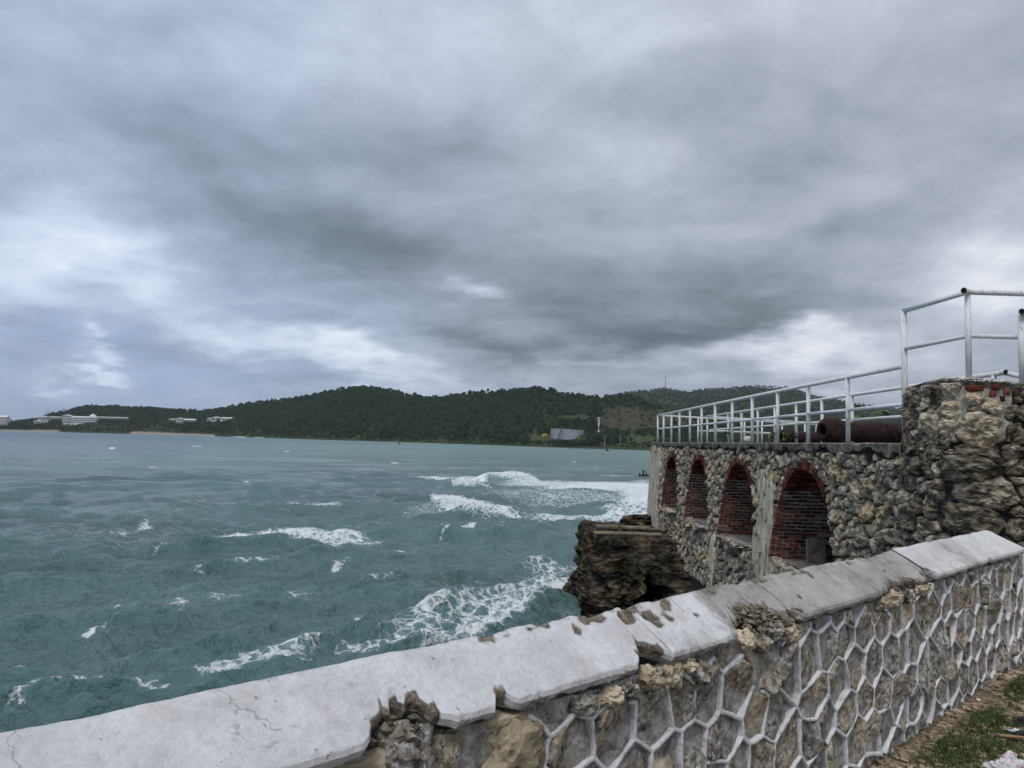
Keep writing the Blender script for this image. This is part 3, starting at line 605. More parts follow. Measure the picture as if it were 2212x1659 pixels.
# seeds
seeds = []; wts = []; key = []
def px_t(x, y):                              # photo point to wall coordinate
    r = ray(x, y); best = None
    k = 5.20 / (r[0] - .018 * r[1])
    if k > 0 and k * r[1] > YC - .1: Y = k * r[1]; return YF - Y, r[2] * k
    for a in np.linspace(0, math.pi / 2, 40):
        X_, Y_ = XCc - RC * math.cos(a), YC - RC * math.sin(a)
        if X_ / Y_ > r[0] / r[1]: return L1 + RC * a, r[2] / r[1] * Y_
    Y_ = YC - RC; return L2 + r[0] / r[1] * Y_ - XCc, r[2] / r[1] * Y_
big = [  # big stones of the bastion: crop coords, half width, half height, kind
 (815, 265, 52, 50, 'y'), (950, 320, 85, 38, 'y'), (1220, 330, 42, 42, 'y'), (1115, 390, 85, 68, 'y'), (830, 392, 62, 50, 'y'), (965, 420, 52, 32, 'y'), (1025, 545, 175, 88, 'y'),
 (680, 505, 58, 60, 'y'), (785, 510, 42, 55, 'y'), (1290, 570, 75, 85, 's'), (975, 700, 180, 42, 's'), (550, 790, 80, 55, 's'), (920, 820, 210, 72, 's'), (1275, 700, 85, 35, 's'), (1310, 810, 75, 62, 's'),
 (1020, 1010, 270, 95, 's'), (940, 1185, 250, 85, 's'), (730, 990, 45, 80, 's'), (1290, 1250, 85, 60, 's'), (1240, 1130, 90, 30, 's'), (640, 830, 50, 40, 's'), (390, 820, 55, 60, 's'), (240, 975, 42, 62, 's'), (315, 1010, 45, 72, 's'),
 (395, 1060, 42, 80, 's'), (500, 1050, 40, 80, 's'), (590, 1080, 50, 62, 's'), (155, 990, 35, 70, 's'), (550, 1200, 80, 45, 's'), (340, 1180, 48, 60, 's'), (160, 1110, 50, 48, 's'), (240, 1120, 40, 50, 's'), (420, 1310, 80, 50, 's'), (610, 1320, 50, 45, 's'), (50, 990, 40, 45, 's')]
bricks_px = [(990, 240, 85, 17), (1135, 230, 40, 17), (1105, 275, 38, 17), (1215, 262, 30, 17), (1172, 315, 18, 22)]
for gi, (cxp, cyp, hw, hh, kd) in enumerate(big):
    x, y = 1810.2 + cxp * .2976, 768 + cyp * .2976; t0, z0 = px_t(x, y); tl, _ = px_t(x - hw * .2976, y); tr, _ = px_t(x + hw * .2976, y); _, zu = px_t(x, y - hh * .2976)
    wd = abs(tr - tl) / 2; hg = abs(zu - z0); wd = min(wd, .75)
    # elongated stones are several coincident-weight seeds merged later: use row of seeds with same id
    nrow = max(1, int(round(wd / max(hg, .05) * .8)))
    for q in range(nrow):
        off = (q - (nrow - 1) / 2) * (2 * wd / nrow); seeds.append((t0 + off, z0)); wts.append((max(hg, wd / nrow) * .98) ** 2); key.append((kd, None if nrow == 1 else 'm%d' % gi))
nbig = len(seeds); occ = [(s[0], s[1], math.sqrt(w_)) for s, w_ in zip(seeds, wts)]
br_rects = []
for (cxp, cyp, hw, hh) in bricks_px:
    x, y = 1810.2 + cxp * .2976, 768 + cyp * .2976; t0, z0 = px_t(x, y); tl, _ = px_t(x - hw * .2976, y); tr, _ = px_t(x + hw * .2976, y); br_rects.append((t0, z0, abs(tr - tl) / 2 * .95, .045))
rs = np.random.default_rng(11)
def try_seed(t, z, r):
    for (a, b_, c) in occ:
        if abs(a - t) < 1.2 and (a - t) ** 2 + (b_ - z) ** 2 < ((c + r) * .88) ** 2: return
    occ.append((t, z, r)); seeds.append((t, z)); wts.append(r * r); key.append(('s', None))
def plastered(t, z):
    Y = YF - t; nz = fbm((t * .8, z * .8, 3), 1, 3) * .5
    if t < 2.3 + nz * 1.2 and z < -.35 + nz: return True
    if 15.75 < Y < 16.5 + nz * .3 and -3.3 < z < -1.05 + nz * .5: return True
    return False
for r_, cnt in ((.17, 2400), (.125, 5200), (.09, 10000), (.06, 12000)):
    for _ in range(cnt):
        t = rs.uniform(0.05, L2 + 2.4); z = rs.uniform(-3.7, topz(t) - .03); rr = r_ * rs.uniform(.85, 1.15)
        Yq = YF - t
        if r_ < .09 and t < L1 - 9: continue
        if t < 12 and r_ > .15: rr *= .8
        if in_arch(t, z, .0): continue
        if TB <= t and z > .05 and t < L1 + .2 and rs.uniform() < .5 and r_ > .12: continue
        try_seed(t, z, rr)
ok_ = len(seeds)
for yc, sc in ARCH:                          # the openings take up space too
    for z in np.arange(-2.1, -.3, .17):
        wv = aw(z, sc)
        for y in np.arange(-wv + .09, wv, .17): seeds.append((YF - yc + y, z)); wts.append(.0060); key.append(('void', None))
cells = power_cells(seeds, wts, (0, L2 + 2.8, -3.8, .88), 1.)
def ft(Vl): return np.array([fort_pt(t, z, h) for t, z, h in Vl])
cand = []; stuff = MB(); groups = {}
for i, (poly, kd) in enumerate(zip(cells, key)):
    if kd[0] == 'void' or poly is None: continue
    P_ = np.array(poly); c = P_.mean(0); t, z = c
    if z > topz(t) - .02: continue
    P_[:, 0] = np.where((P_[:, 1] > ZT - .05) & (t > TB), np.maximum(P_[:, 0], TB + .01), P_[:, 0])
    P_[:, 1] = np.minimum(P_[:, 1], topz(t) - .02 if t > TB + .1 else ZT - .13 - .03 * math.sin(t * 5)) if t < TB or z > .7 else P_[:, 1]
    if np.ptp(P_[:, 1]) < .03: continue
    if any(abs(t - b_[0]) < b_[2] + .03 and abs(z - b_[1]) < b_[3] + .03 for b_ in br_rects): continue
    bad = in_arch(t, z, .02)
    if bad: continue
    for q in P_:                              # push corners out of the openings
        a = in_arch(q[0], q[1])
        if a: sg = 1 if (YF - q[0]) > a[0] else -1; q[0] = YF - (a[0] + sg * (aw(q[1], a[1]) + .01))
    if kd[1] is not None and isinstance(kd[1], str):
        groups.setdefault(kd[1], []).append((P_, kd[0])); continue
    cand.append((P_, kd[0], i))
def hull(pts):
    pts = sorted(set(map(tuple, np.round(pts, 5)))); 
    def half(ps):
        h = []
        for p in ps:
            while len(h) > 1 and (h[-1][0] - h[-2][0]) * (p[1] - h[-2][1]) - (h[-1][1] - h[-2][1]) * (p[0] - h[-2][0]) <= 0: h.pop()
            h.append(p)
        return h
    a = half(pts); b_ = half(pts[::-1]); return np.array(a[:-1] + b_[:-1])
for k, g in groups.items():
    allp = np.concatenate([a[0] for a in g]); h_ = hull(allp); cc = h_.mean(0); cand.append((cc + (h_ - cc) * .95, g[0][1], 5000 + len(cand)))
def apparent(P_):
    c = P_.mean(0); w3 = ft([(c[0], c[1], 0)])[0] - (0, 0, EYE); ar = np.ptp(P_[:, 0]) * np.ptp(P_[:, 1]); d = np.linalg.norm(w3)
    n = ft([(c[0], c[1], 1)])[0] - (0, 0, EYE) - w3; return ar * abs(n @ w3) / d / d / d
cand.sort(key=lambda q: -apparent(q[0])); ns = 0
for P_, kd, sd_ in cand:
    c = P_.mean(0); size = math.sqrt(np.ptp(P_[:, 0]) * np.ptp(P_[:, 1])); near = apparent(P_) > 2e-5
    if plastered(*c): g = stone_geo(P_, .004, .012, sd_, 8)
    else:
        bigs = size > .3; dark = TB < c[0] < L1 + .1 and c[1] > -.2
        hi = near and ns < 292
        g = stone_geo(P_, .004 + size * .016, .022 + size * .12, sd_, (34 if bigs else 20) if hi else 9, rings=(1., .97, .90, .78, .62, .45, .28, .12) if hi else (1., .84, .5), prof=(-.6, .35, .62, .80, .91, .97, 1., 1.) if hi else (-.6, .6, .95), rough=.8 if hi else .55, rnd=.28)
    if g is None: continue
    Vw = ft(g[0])
    if ns < 292: mk('stone', Vw, g[1], M['yellow_stone' if kd == 'y' else ('bastion_stone' if c[0] > L1 - .6 and c[1] > -1.6 else 'fort_stone')], fort, smooth=False); ns += 1
    else: stuff.add(Vw, g[1])
stuff.build('small_stones', M['fort_stone'], fort, kind='stuff')
for (t0, z0, hw, hh) in br_rects:
    g = stone_geo([(t0 - hw, z0 - hh), (t0 + hw, z0 - hh), (t0 + hw, z0 + hh), (t0 - hw, z0 + hh)], .004, .045, int(t0 * 100), 14, rnd=.15, rough=.1); mk('brick', ft(g[0]), g[1], M['brick'], fort)
# smooth mortar round the ochre stones near the bastion top
V = []; nn = 26; mm = 18; ta, tb = px_t(2030, 850)[0], px_t(2190, 850)[0]
for i in range(nn):
    for j in range(mm):
        t = ta + (tb - ta) * i / (nn - 1); z = .14 + (.86 - .14) * j / (mm - 1); e = min(i, nn - 1 - i, j) ; V.append(fort_pt(t, z, .012 * (e > 0) - .05 * (e == 0) + .012 * mn.noise(Vector((t * 7, z * 7, 1)))))
Fq = [(i * mm + j, i * mm + j + 1, (i + 1) * mm + j + 1, (i + 1) * mm + j) for i in range(nn - 1) for j in range(mm - 1)]
mk('mortar_patch', V, Fq, M['web_back'], fort, smooth=True)
# ragged karst crust in the dark corner of the bastion: joined small lumps
crust = MB()
for k in range(900):
    t = TB + .05 + rs.uniform(0, 1.0); z = rs.uniform(-.15, .80)
    if rs.uniform() < .35: t = TB + .05 + rs.uniform(0, .12)
    g = stone_geo([(t + .045 * math.cos(a) * rs.uniform(.4, 1.1), z + .04 * math.sin(a) * rs.uniform(.4, 1.1)) for a in np.arange(0, 6.2, 1.05)], 0, .03, k, 6, rings=(1., .5), prof=(-.6, 1.), rough=.45)
    if g: crust.add(ft(g[0]), g[1])
crust.build('karst_crust', M['fort_stone'], fort, kind='stuff')
# plaster patches lying over the masonry
def patch(t0, t1, z0, z1, seed, mat='plaster', h=.07, nm='plaster_patch'):
    n, m = int((t1 - t0) / .06) + 2, int((z1 - z0) / .06) + 2; V = []
    for i in range(n):
        for j in range(m):
            t = t0 + (t1 - t0) * i / (n - 1); z = z0 + (z1 - z0) * j / (m - 1)
            e = min((t - t0), (t1 - t) * 1., (z1 - z)) * 3 if seed != 1 else min((t1 - t), (z1 - z)) * 2.2
            k = e + fbm((t * 1.3, z * 1.3, seed), 1.2, 4) * 1.0 - .12; V.append(fort_pt(t, z, h * min(1, max(-1.2, k * 2.5)) + .012 * fbm((t * 5, z * 2, seed), 1, 3)))
    mk(nm, V, [(i * m + j, i * m + j + 1, (i + 1) * m + j + 1, (i + 1) * m + j) for i in range(n - 1) for j in range(m - 1)], M[mat], fort, smooth=True)
patch(0, 2.5, -4.2, .02, 1); patch(YF - 17.1, YF - 15.80, -3.4, -.45, 2, h=.06); patch(YF - 20.9, YF - 20.2, -4., -2.2, 5); patch(YF - 17.6, YF - 16.7, -4., -2.3, 7, 'cap_mortar')
# cap: a band of weathered mortar with rail footings
V = []; n = 900
for i in range(n):
    t = TB * i / (n - 1); lo = ZT - .13 - .11 * fbm((t * 1.7, 0, 0), 1, 5)
    top = ZT + .012 * fbm((t * 2, 5, 0), 1, 3)
    for (z, h) in ((lo, -.02), (lo + .01, .045), (top - .02, .055), (top, .035), (top, -.45)): V.append(fort_pt(t, z, h + .012 * fbm((t * 4, z * 4, 2), 1, 2)))
mk('wall_cap', V, [(i * 5 + j, i * 5 + j + 1, (i + 1) * 5 + j + 1, (i + 1) * 5 + j) for i in range(n - 1) for j in range(4)], M['cap_mortar'], fort)
# bastion top: gravelly mortar
V = []; na = 60; rows = [(.01, -.16), (.03, -.02), (-.03, .03), (-.12, .0), (-.5, 0), (-1.2, 0)]
for i in range(na):
    t = TB - .02 + (TMAX - TB) * i / (na - 1); zt_ = topz(t)
    for h, dz_ in rows: V.append(fort_pt(min(t, TMAX), zt_ + dz_ * .5 + .012 * fbm((t * 6, h, 0), 1, 2), h))
mk('bastion_top', V, [(i * 6 + j, i * 6 + j + 1, (i + 1) * 6 + j + 1, (i + 1) * 6 + j) for i in range(na - 1) for j in range(5)], M['cap_mortar'], fort)
b = MB().box((11.2, 9.95, EYE + .30), (9.6, 1.25, 1.1)); b.box((XCc + .05, 10.3, EYE + .3), (.8, .6, 1.1)); b.build('bastion_core', M['cap_mortar'], fort)
gv = MB()
for k in range(900):
    t = rs.uniform(px_t(2030, 830)[0], px_t(2180, 830)[0]); h = rs.uniform(-.16, .045); s = rs.uniform(.012, .03); p = fort_pt(t, topz(t) + s * rs.uniform(-.3, .8) + .012, h)
    V = rs.normal(size=(6, 3)); V = np.array([(1, 0, 0), (-1, 0, 0), (0, 1, 0), (0, -1, 0), (0, 0, .8), (0, 0, -.8)]) * s * rs.uniform(.6, 1.2, (6, 1)); gv.add(V + p, [(0, 2, 4), (2, 1, 4), (1, 3, 4), (3, 0, 4), (2, 0, 5), (1, 2, 5), (3, 1, 5), (0, 3, 5)])
M['white_gravel'] = rock_mat('pale_gravel', [(.3, (.35, .33, .28)), (.7, (.62, .6, .55))], 8, tint=.35)
gv.build('gravel', M['white_gravel'], fort, kind='stuff')
# niches
brick_me = []
def brick_mesh(k):
    r = np.random.default_rng(k); V = np.array([[x, y, z] for x in (-.5, .5) for y in (-.5, .5) for z in (-.5, .5)]) * (1 + r.uniform(-.07, .07, (8, 3)))
    return V, [(0, 1, 3, 2), (4, 6, 7, 5), (0, 4, 5, 1), (2, 3, 7, 6), (0, 2, 6, 4), (1, 5, 7, 3)]
DEP = 1.35
for ai, (yc, sc) in enumerate(ARCH):
    xw = faceX(yc); nm = thing; ni = bpy.data.objects.new('niche', None); COL.objects.link(ni); ni.parent = fort; ni.location = np.array((xw, yc, EYE - 2.2)) - wloc(fort)
    prof = [(-1, z) for z in np.linspace(-2.21, -.28, 26)] + [(1, z) for z in np.linspace(-.28, -2.21, 26)]
    V = []; D = [0., .45, .9, DEP]
    for sg, z in prof:
        for d_ in D: V.append((xw - .0 + d_ - .05 * max(0, -z - .3) + .0, yc + sg * (aw(z, sc) + .012), EYE + z + .0))
    k = len(D); n = len(prof); Fq = [(i * k + j, (i + 1) * k + j, (i + 1) * k + j + 1, i * k + j + 1) for i in range(n - 1) for j in range(k - 1)]
    mk('niche_lining', V, Fq, M['brick_mortar'], ni)
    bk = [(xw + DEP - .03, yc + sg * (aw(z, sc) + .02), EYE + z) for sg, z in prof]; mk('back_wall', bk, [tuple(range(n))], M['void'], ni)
    MB().box((xw + DEP / 2 - .06, yc, EYE - 2.27), (DEP - .04, 2 * 1.50 * sc, .12)).build('sill', M['concrete'], ni)
    jb = []                                   # brick boxes: centre, dims, tilt
    # far jamb (faces us) and near jamb
    for sg in (1, -1):
        z = -2.2; row = 0
        while z < -.78:
            zc_ = z + .036; x0 = -.06 - (.05 * max(0, -zc_ - .3)); off = (row % 2) * .11; x = x0 - off
            while x < DEP - .06:
                a, b_ = max(x, x0), min(x + .215, DEP - .02)
                if b_ - a > .05 and not (sg == -1 and x > .25):
                    if not (sg == 1 and x > .75 and rs.uniform() < .12): jb.append(((xw + (a + b_) / 2, yc + sg * (aw(zc_, sc) + .046), EYE + zc_), (b_ - a - .010, .085 + rs.uniform(-.01, .02), .054), 0.))
                x += .23
            z += .076 if ai > 1 else .084; row += 1
    # soffit ring: voussoirs set on edge
    zz_ = list(np.linspace(-.78, -.285, 11)); ring = [(1, z) for z in zz_] + [(-1, z) for z in zz_[::-1]]
    pts_ = [np.array((sg * aw(z, sc), z)) for sg, z in ring]; fine = []
    cum = np.r_[0, np.cumsum([np.linalg.norm(pts_[i + 1] - pts_[i]) for i in range(len(pts_) - 1)])]
    for s in np.arange(.04, cum[-1], .082):
        i = min(np.searchsorted(cum, s, 'right') - 1, len(pts_) - 2); u_ = (s - cum[i]) / max(cum[i + 1] - cum[i], 1e-6); p = pts_[i] + (pts_[i + 1] - pts_[i]) * u_; dd = pts_[i + 1] - pts_[i]; ang = math.atan2(dd[1], dd[0])
        for x in (-.07, .17, .41, .65, .89):
            if ai < 2 and x > .5: continue
            jb.append(((xw + x + .10, yc + p[0] + math.cos(ang + math.pi / 2) * 0, EYE + p[1]), (.215, .062, .17 if x < 0 else .11), ang))
    sep_ = ai >= 2; st = MB(); cnt = 0
    jb.sort(key=lambda q: (q[0][0] - xw) + (0 if q[0][1] > yc else 1.))
    for q, (c, dm, ang) in enumerate(jb):
        V, Fb = brick_mesh(q % 7); V = V * dm; ca, sa = math.cos(ang), math.sin(ang); V = np.c_[V[:, 0], V[:, 1] * ca - V[:, 2] * sa, V[:, 1] * sa + V[:, 2] * ca] + c
        if sep_ and q < (150 if ai == 3 else 120): mk('brick', V, Fb, M['brick'], ni)
        else: st.add(V, Fb)
    st.build('brickwork', M['brick'], ni, kind='stuff')
# board leaning in the nearest niche
t = thing('stone_slab', (6.05, 15.15, EYE - 2.2), 'square pale slab leaning inside the nearest brick arch', 'slab')
M['slab'] = rock_mat('worn_slab', [(.35, (.10, .09, .07)), (.5, (.22, .20, .16)), (.65, (.30, .27, .22))], 5, tint=0)
tag(MB().box((6.03, 15.25, EYE - 1.965), (.36, .06, .48)).build('board', M['slab'], t), None)
# ------------------------------------------------------------------ terrace floor and land
def sheet(name, poly, z, mat, lab=None, kind='structure'):
    return mk(name, [(x, y, z) for x, y in poly], [tuple(range(len(poly)))], mat, kind=kind)
sheet('terrace_floor', [(faceX(10.7) + .35, 10.5), (60, 10.5), (60, 46), (faceX(31) + 9, 37), (faceX(31) + .05, 31.1)], EYE + ZT - .02, M['cap_mortar'])
mk('terrace_retaining_wall', [(faceX(31) + 9, 37.2, EYE + ZT), (60, 46.2, EYE + ZT), (60, 46.2, -1), (faceX(31) + 9, 37.2, -1)], [(0, 1, 2, 3)], M['fort_mortar'], kind='structure')

# ------------------------------------------------------------------ railings
def railing(name, label, pts, post_at, zb, zt, zm=None, skip=None, rpost=.036, rrail=.036):
    t = thing(name, (*pts[0][:2], EYE + zb), label, 'railing', 'white pipe railings on the fort')
    tp = [np.array((p[0], p[1], EYE + (p[2] if len(p) > 2 else zt))) for p in pts]
    MB().tube(tp, rrail, 14).build('top_rail', M['pipe'], t, smooth=True)
    zm = (zb + zt) / 2 if zm is None else zm
    for i in range(len(post_at) - 1):
        a, b_ = np.array(post_at[i], float), np.array(post_at[i + 1], float); MB().tube([(*a, EYE + zm), (*b_, EYE + zm)], .028, 12).build('mid_rail', M['pipe'], t, smooth=True)
    for p in post_at:
        if skip is not None and p is skip: continue
        MB().tube([(p[0], p[1], EYE + zb - .02), (p[0] + rs.uniform(-.008, .008), p[1], EYE + zt - .01)], rpost, 14).build('post', M['pipe'], t, smooth=True)
        MB().tube([(p[0], p[1], EYE + zb - .02), (p[0], p[1], EYE + zb + .02)], rpost + .02, 12).build('footing', M['cap_mortar'], t)
    return t
px1 = [1420.8, 1433.3, 1450, 1467.5, 1490.3, 1515.4, 1545, 1581.5, 1624.9, 1679.6, 1745.7, 1832.3]
def on_rail1(x):
    r = ray(x, 950); k = (5.20 + .045) / (r[0] - .018 * r[1]); return (r[0] * k, r[1] * k)
P1 = [on_rail1(x) for x in px1]
A1 = on_rail1(1951)
railing('railing', 'long white pipe railing along the seaward edge of the fort terrace', [P1[0], A1], P1 + [A1], ZT, 1.19, skip=A1)
C1 = (5.62, 9.42); t = railing('railing', 'tall white pipe railing rising over the bastion corner, highest against the sky', [(A1[0] + .02, A1[1] - .02, 1.97), (*C1, 2.00), (12., 9.55, 2.0)], [C1, (9.6, 9.5), (12, 9.55)], .88, 2.0, 1.45)
pc = np.array((A1[0] + .02, A1[1] - .02)); MB().tube([(*pc, EYE + ZT), (*pc, EYE + 1.97)], .04, 14).build('post', M['pipe'], t, smooth=True)
MB().tube([(*pc, EYE + 1.43), (*C1, EYE + 1.45)], .028, 12).build('mid_rail', M['pipe'], t, smooth=True)
for (x, y, z, d_) in ((C1[0] - .045, C1[1] - .03, 2.0, (-.09, -.02, 0)),):
    e = np.array((x, y, EYE + z)); MB().tube([e + .06 * np.array((.9, .3, 0)), e - (.045, .045, 0)], .038, 14, False).build('pipe_end', M['pipe'], t, smooth=True); MB().tube([e - (.038, .040, 0), e - (.040, .042, 0)], .032, 14).build('pipe_bore', M['void'], t)
B0, B1 = np.array((7.70, 30.41)), np.array((7.17, 11.16))
def on_rail2(x):
    r = ray(x, 900); m = r[0] / r[1]; s = (B1 - B0); k = (B0[0] - m * B0[1]) / (m * s[1] - s[0]); return tuple(B0 + s * k)
P2 = [on_rail2(x) for x in (1528, 1573, 1602, 1637, 1674, 1720, 1776, 1841)] + [on_rail2(1960), on_rail2(2150)]
t = railing('railing', 'second white pipe railing running parallel behind the seaward one on the terrace', [B0, B1], P2, ZT, 1.19)
MB().tube([(B1[0], B1[1], EYE + 1.19), (7.55, 10.9, EYE + 1.05), (8.2, 10.6, EYE + .78)], .036, 14).build('sloping_rail', M['pipe'], t, smooth=True)
e = np.array((B1[0] - .01, B1[1], EYE + 1.19)); MB().tube([e + (0, .03, 0), e - (.0, .06, 0)], .040, 14, False).build('pipe_end', M['pipe'], t, smooth=True); MB().tube([e - (0, .052, 0), e - (0, .054, 0)], .034, 14).build('pipe_bore', M['void'], t)
Q5 = aty(2200, 676, 8.95); t = thing('railing', (Q5[0], 9.5, EYE + .88), 'short white pipe railing with an open pipe end at the far right', 'railing', 'white pipe railings on the fort')
Q5 = aty(2206, 676, 9.3); MB().tube([(Q5[0], 9.3, EYE + .8), (Q5[0], 9.3, EYE + Q5[2])], .040, 14).build('post', M['pipe'], t, smooth=True)
MB().tube([(Q5[0] - .05, 9.22, EYE + Q5[2]), (Q5[0] + 1.5, 9.9, EYE + Q5[2] + .0), (Q5[0] + 4, 11.2, EYE + Q5[2])], .040, 14, False).build('top_rail', M['pipe'], t, smooth=True)
MB().tube([(Q5[0] - .035, 9.226, EYE + Q5[2]), (Q5[0] - .033, 9.227, EYE + Q5[2])], .034, 14).build('pipe_bore', M['void'], t)
E1 = np.array(P1[0]); E2 = np.array((14.49, 36.52)); u3 = lambda s: tuple(E1 + (E2 - E1) * s)
railing('railing', 'white pipe railing closing the far end of the terrace, running inland from the corner', [E1, u3(1.25)], [u3(s) for s in (.0, .22, .50, .75, 1., 1.25)][1:], ZT, 1.19)
G2 = B0 + (np.array((14.8, 35.3)) - B0) * 1.15
railing('railing', 'inner white pipe railing running inland from the second terrace railing', [B0, G2], [tuple(B0 + (G2 - B0) * s) for s in (.06, .35, .65, .95)], ZT, 1.19)

# ------------------------------------------------------------------ cannons
def cannon(p0, p1, r, label, z0=ZT):
    p0 = np.array((*p0, EYE + z0 + r * 1.02)); p1 = np.array((*p1, EYE + z0 + r * 1.04)); L_ = np.linalg.norm(p1 - p0); d = (p1 - p0) / L_
    t = thing('cannon', (p0 + p1) / 2 - (0, 0, r), label, 'cannon', 'old iron cannons on the terrace')
    prof = [(-.02, .62), (0, .92), (.015, 1.04), (.05, 1.10), (.09, 1.08), (.12, .98), (.15, .84), (.2, .80), (.45, .86), (.46, .90), (.50, .90), (.51, .88), (.75, .95), (.76, 1.0), (.80, 1.0), (.81, .97), (.96, 1.0), (.98, 1.06), (1.0, 1.04), (1.01, .6), (1.03, .3), (1.06, .28), (1.08, .1)]
    a = np.cross(d, (0, 0, 1.)); a /= np.linalg.norm(a); b_ = np.cross(d, a); n = 40; V = []; prof2 = []
    for i in range(len(prof) - 1):
        s0, s1 = prof[i], prof[i + 1]; kk = max(1, int((s1[0] - s0[0]) / .03))
        prof2 += [(s0[0] + (s1[0] - s0[0]) * q / kk, s0[1] + (s1[1] - s0[1]) * q / kk) for q in range(kk)]
    prof2.append(prof[-1])
    for s, q in prof2:
        for th in np.linspace(0, 2 * math.pi, n, endpoint=False):
            rr = r * q * .98 * (1 + .03 * fbm((s * 9, math.cos(th) * 1.5, math.sin(th) * 1.5), 1.3, 4) * (1.6 if s < .14 else 1)); V.append(p0 + d * s * L_ + rr * (math.cos(th) * a + math.sin(th) * b_))
    m = len(prof2); Fq = [(i * n + j, i * n + (j + 1) % n, (i + 1) * n + (j + 1) % n, (i + 1) * n + j) for i in range(m - 1) for j in range(n)]
    mk('barrel', V, Fq, M['rust'], t, smooth=True)
    # bore
    V = []; bp = [(-.02, .62), (-.022, .45), (.0, .42), (.35, .40)]
    for s, q in bp: V += [p0 + d * s * L_ + r * q * (math.cos(th) * a + math.sin(th) * b_) for th in np.linspace(0, 2 * math.pi, n, endpoint=False)]
    Fq = [(i * n + j, i * n + (j + 1) % n, (i + 1) * n + (j + 1) % n, (i + 1) * n + j) for i in range(3) for j in range(n)] + [tuple(range(3 * n, 4 * n))]
    mk('bore', V, Fq, M['rust'], t, smooth=True)
    c = p0 + d * L_ * .56; MB().tube([c - a * r * 1.45, c + a * r * 1.45], r * .28, 14).build('trunnion', M['rust'], t)
cannon((5.93, 14.55), (8.75, 15.75), .235, 'near rusty iron cannon barrel with flaking muzzle, lying behind the seaward railing')
cannon((7.12, 20.2), (9.7, 21.6), .19, 'farther rusty cannon barrel, partly hidden behind the muzzle of the near one')
# white stone on the edge
q = aty(1613, 948, 18.2); r_ = np.random.default_rng(3); bs = []
import bmesh
def lump(name, c, dims, seed, mat, rough=.18, sub=3, **kw):
    bm = bmesh.new(); bmesh.ops.create_icosphere(bm, subdivisions=sub, radius=1.)
    for v in bm.verts: v.co *= 1 + rough * mn.fractal(v.co * 1.2 + Vector((seed, seed * .7, 0)), .6, 2, 4)
    V = np.array([v.co[:] for v in bm.verts]) * dims + c; Fq = [tuple(v.index for v in f.verts) for f in bm.faces]; bm.free()
    return mk(name, V, Fq, mat, **kw)
lump('loose_stone', (5.62, 18.2, EYE + ZT + .07), (.12, .13, .085), 2, M['white_gravel'], label='rounded pale stone sitting on the edge of the fort terrace between rail posts', cat='stone')
# sea grape plants behind the cannons
def shrub(c, n, rad, hgt, label, seed):
    t = thing('sea_grape_shrub', c, label, 'shrub', 'sea grape shrubs on the terrace'); r = np.random.default_rng(seed)
    st = MB(); 
    for k in range(max(3, n // 9)):
        a = r.uniform(0, 6.28); st.tube([c, np.array(c) + (math.cos(a) * rad * .4, math.sin(a) * rad * .4, hgt * .55), np.array(c) + (math.cos(a) * rad * .8, math.sin(a) * rad * .8, hgt * .95)], [.012, .01, .006], 6)
    st.build('stems', M['bark'], t)
    me = None
    for k in range(n):
        a = r.uniform(0, 6.28); R = rad * math.sqrt(r.uniform()); p = np.array(c) + (R * math.cos(a), R * math.sin(a), hgt * r.uniform(.45, 1.05)); nrm = r.normal(size=3) + (0, 0, 1.2); nrm /= np.linalg.norm(nrm); a1 = np.cross(nrm, (.3, .2, 1)); a1 /= np.linalg.norm(a1); b1 = np.cross(nrm, a1); s = r.uniform(.045, .085)
        V = [p] + [p + s * (math.cos(q) * a1 + math.sin(q) * b1 * .85) + nrm * s * .18 for q in np.linspace(0, 6.283, 8, endpoint=False)]; mk('leaf', V, [(0, i, i % 8 + 1) for i in range(1, 9)], M['leaf'], t)
shrub((8.0, 17.2, EYE + ZT), 46, .42, .82, 'leafy sea grape shrub showing between the rails right of the near cannon muzzle', 1)
shrub((7.2, 19.9, EYE + ZT), 14, .18, .28, 'small sea grape sprout beside the farther cannon', 2)
shrub((6.6, 19.4, EYE + ZT), 8, .10, .26, 'tiny sea grape sprout left of the farther cannon', 3)
shrub((6.9, 24.6, EYE + ZT), 9, .10, .42, 'small green sprout near the middle of the seaward railing', 4)

# ------------------------------------------------------------------ parapet wall in the foreground
uw = np.array([.724, .690, 0]); uw /= np.linalg.norm(uw); nw = np.array([-uw[1], uw[0], 0])
def pw(s, q, z): return uw * s + nw * q + np.array((0, 0, z + EYE))
QF, QB = 1.60, 1.98; SA, SB = -3.2, 7.45; ZG = -1.60
par = thing('parapet_wall', pw(2, 1.7, ZG), 'low parapet wall of whitewashed coping over stones outlined in raised white mortar', 'wall')
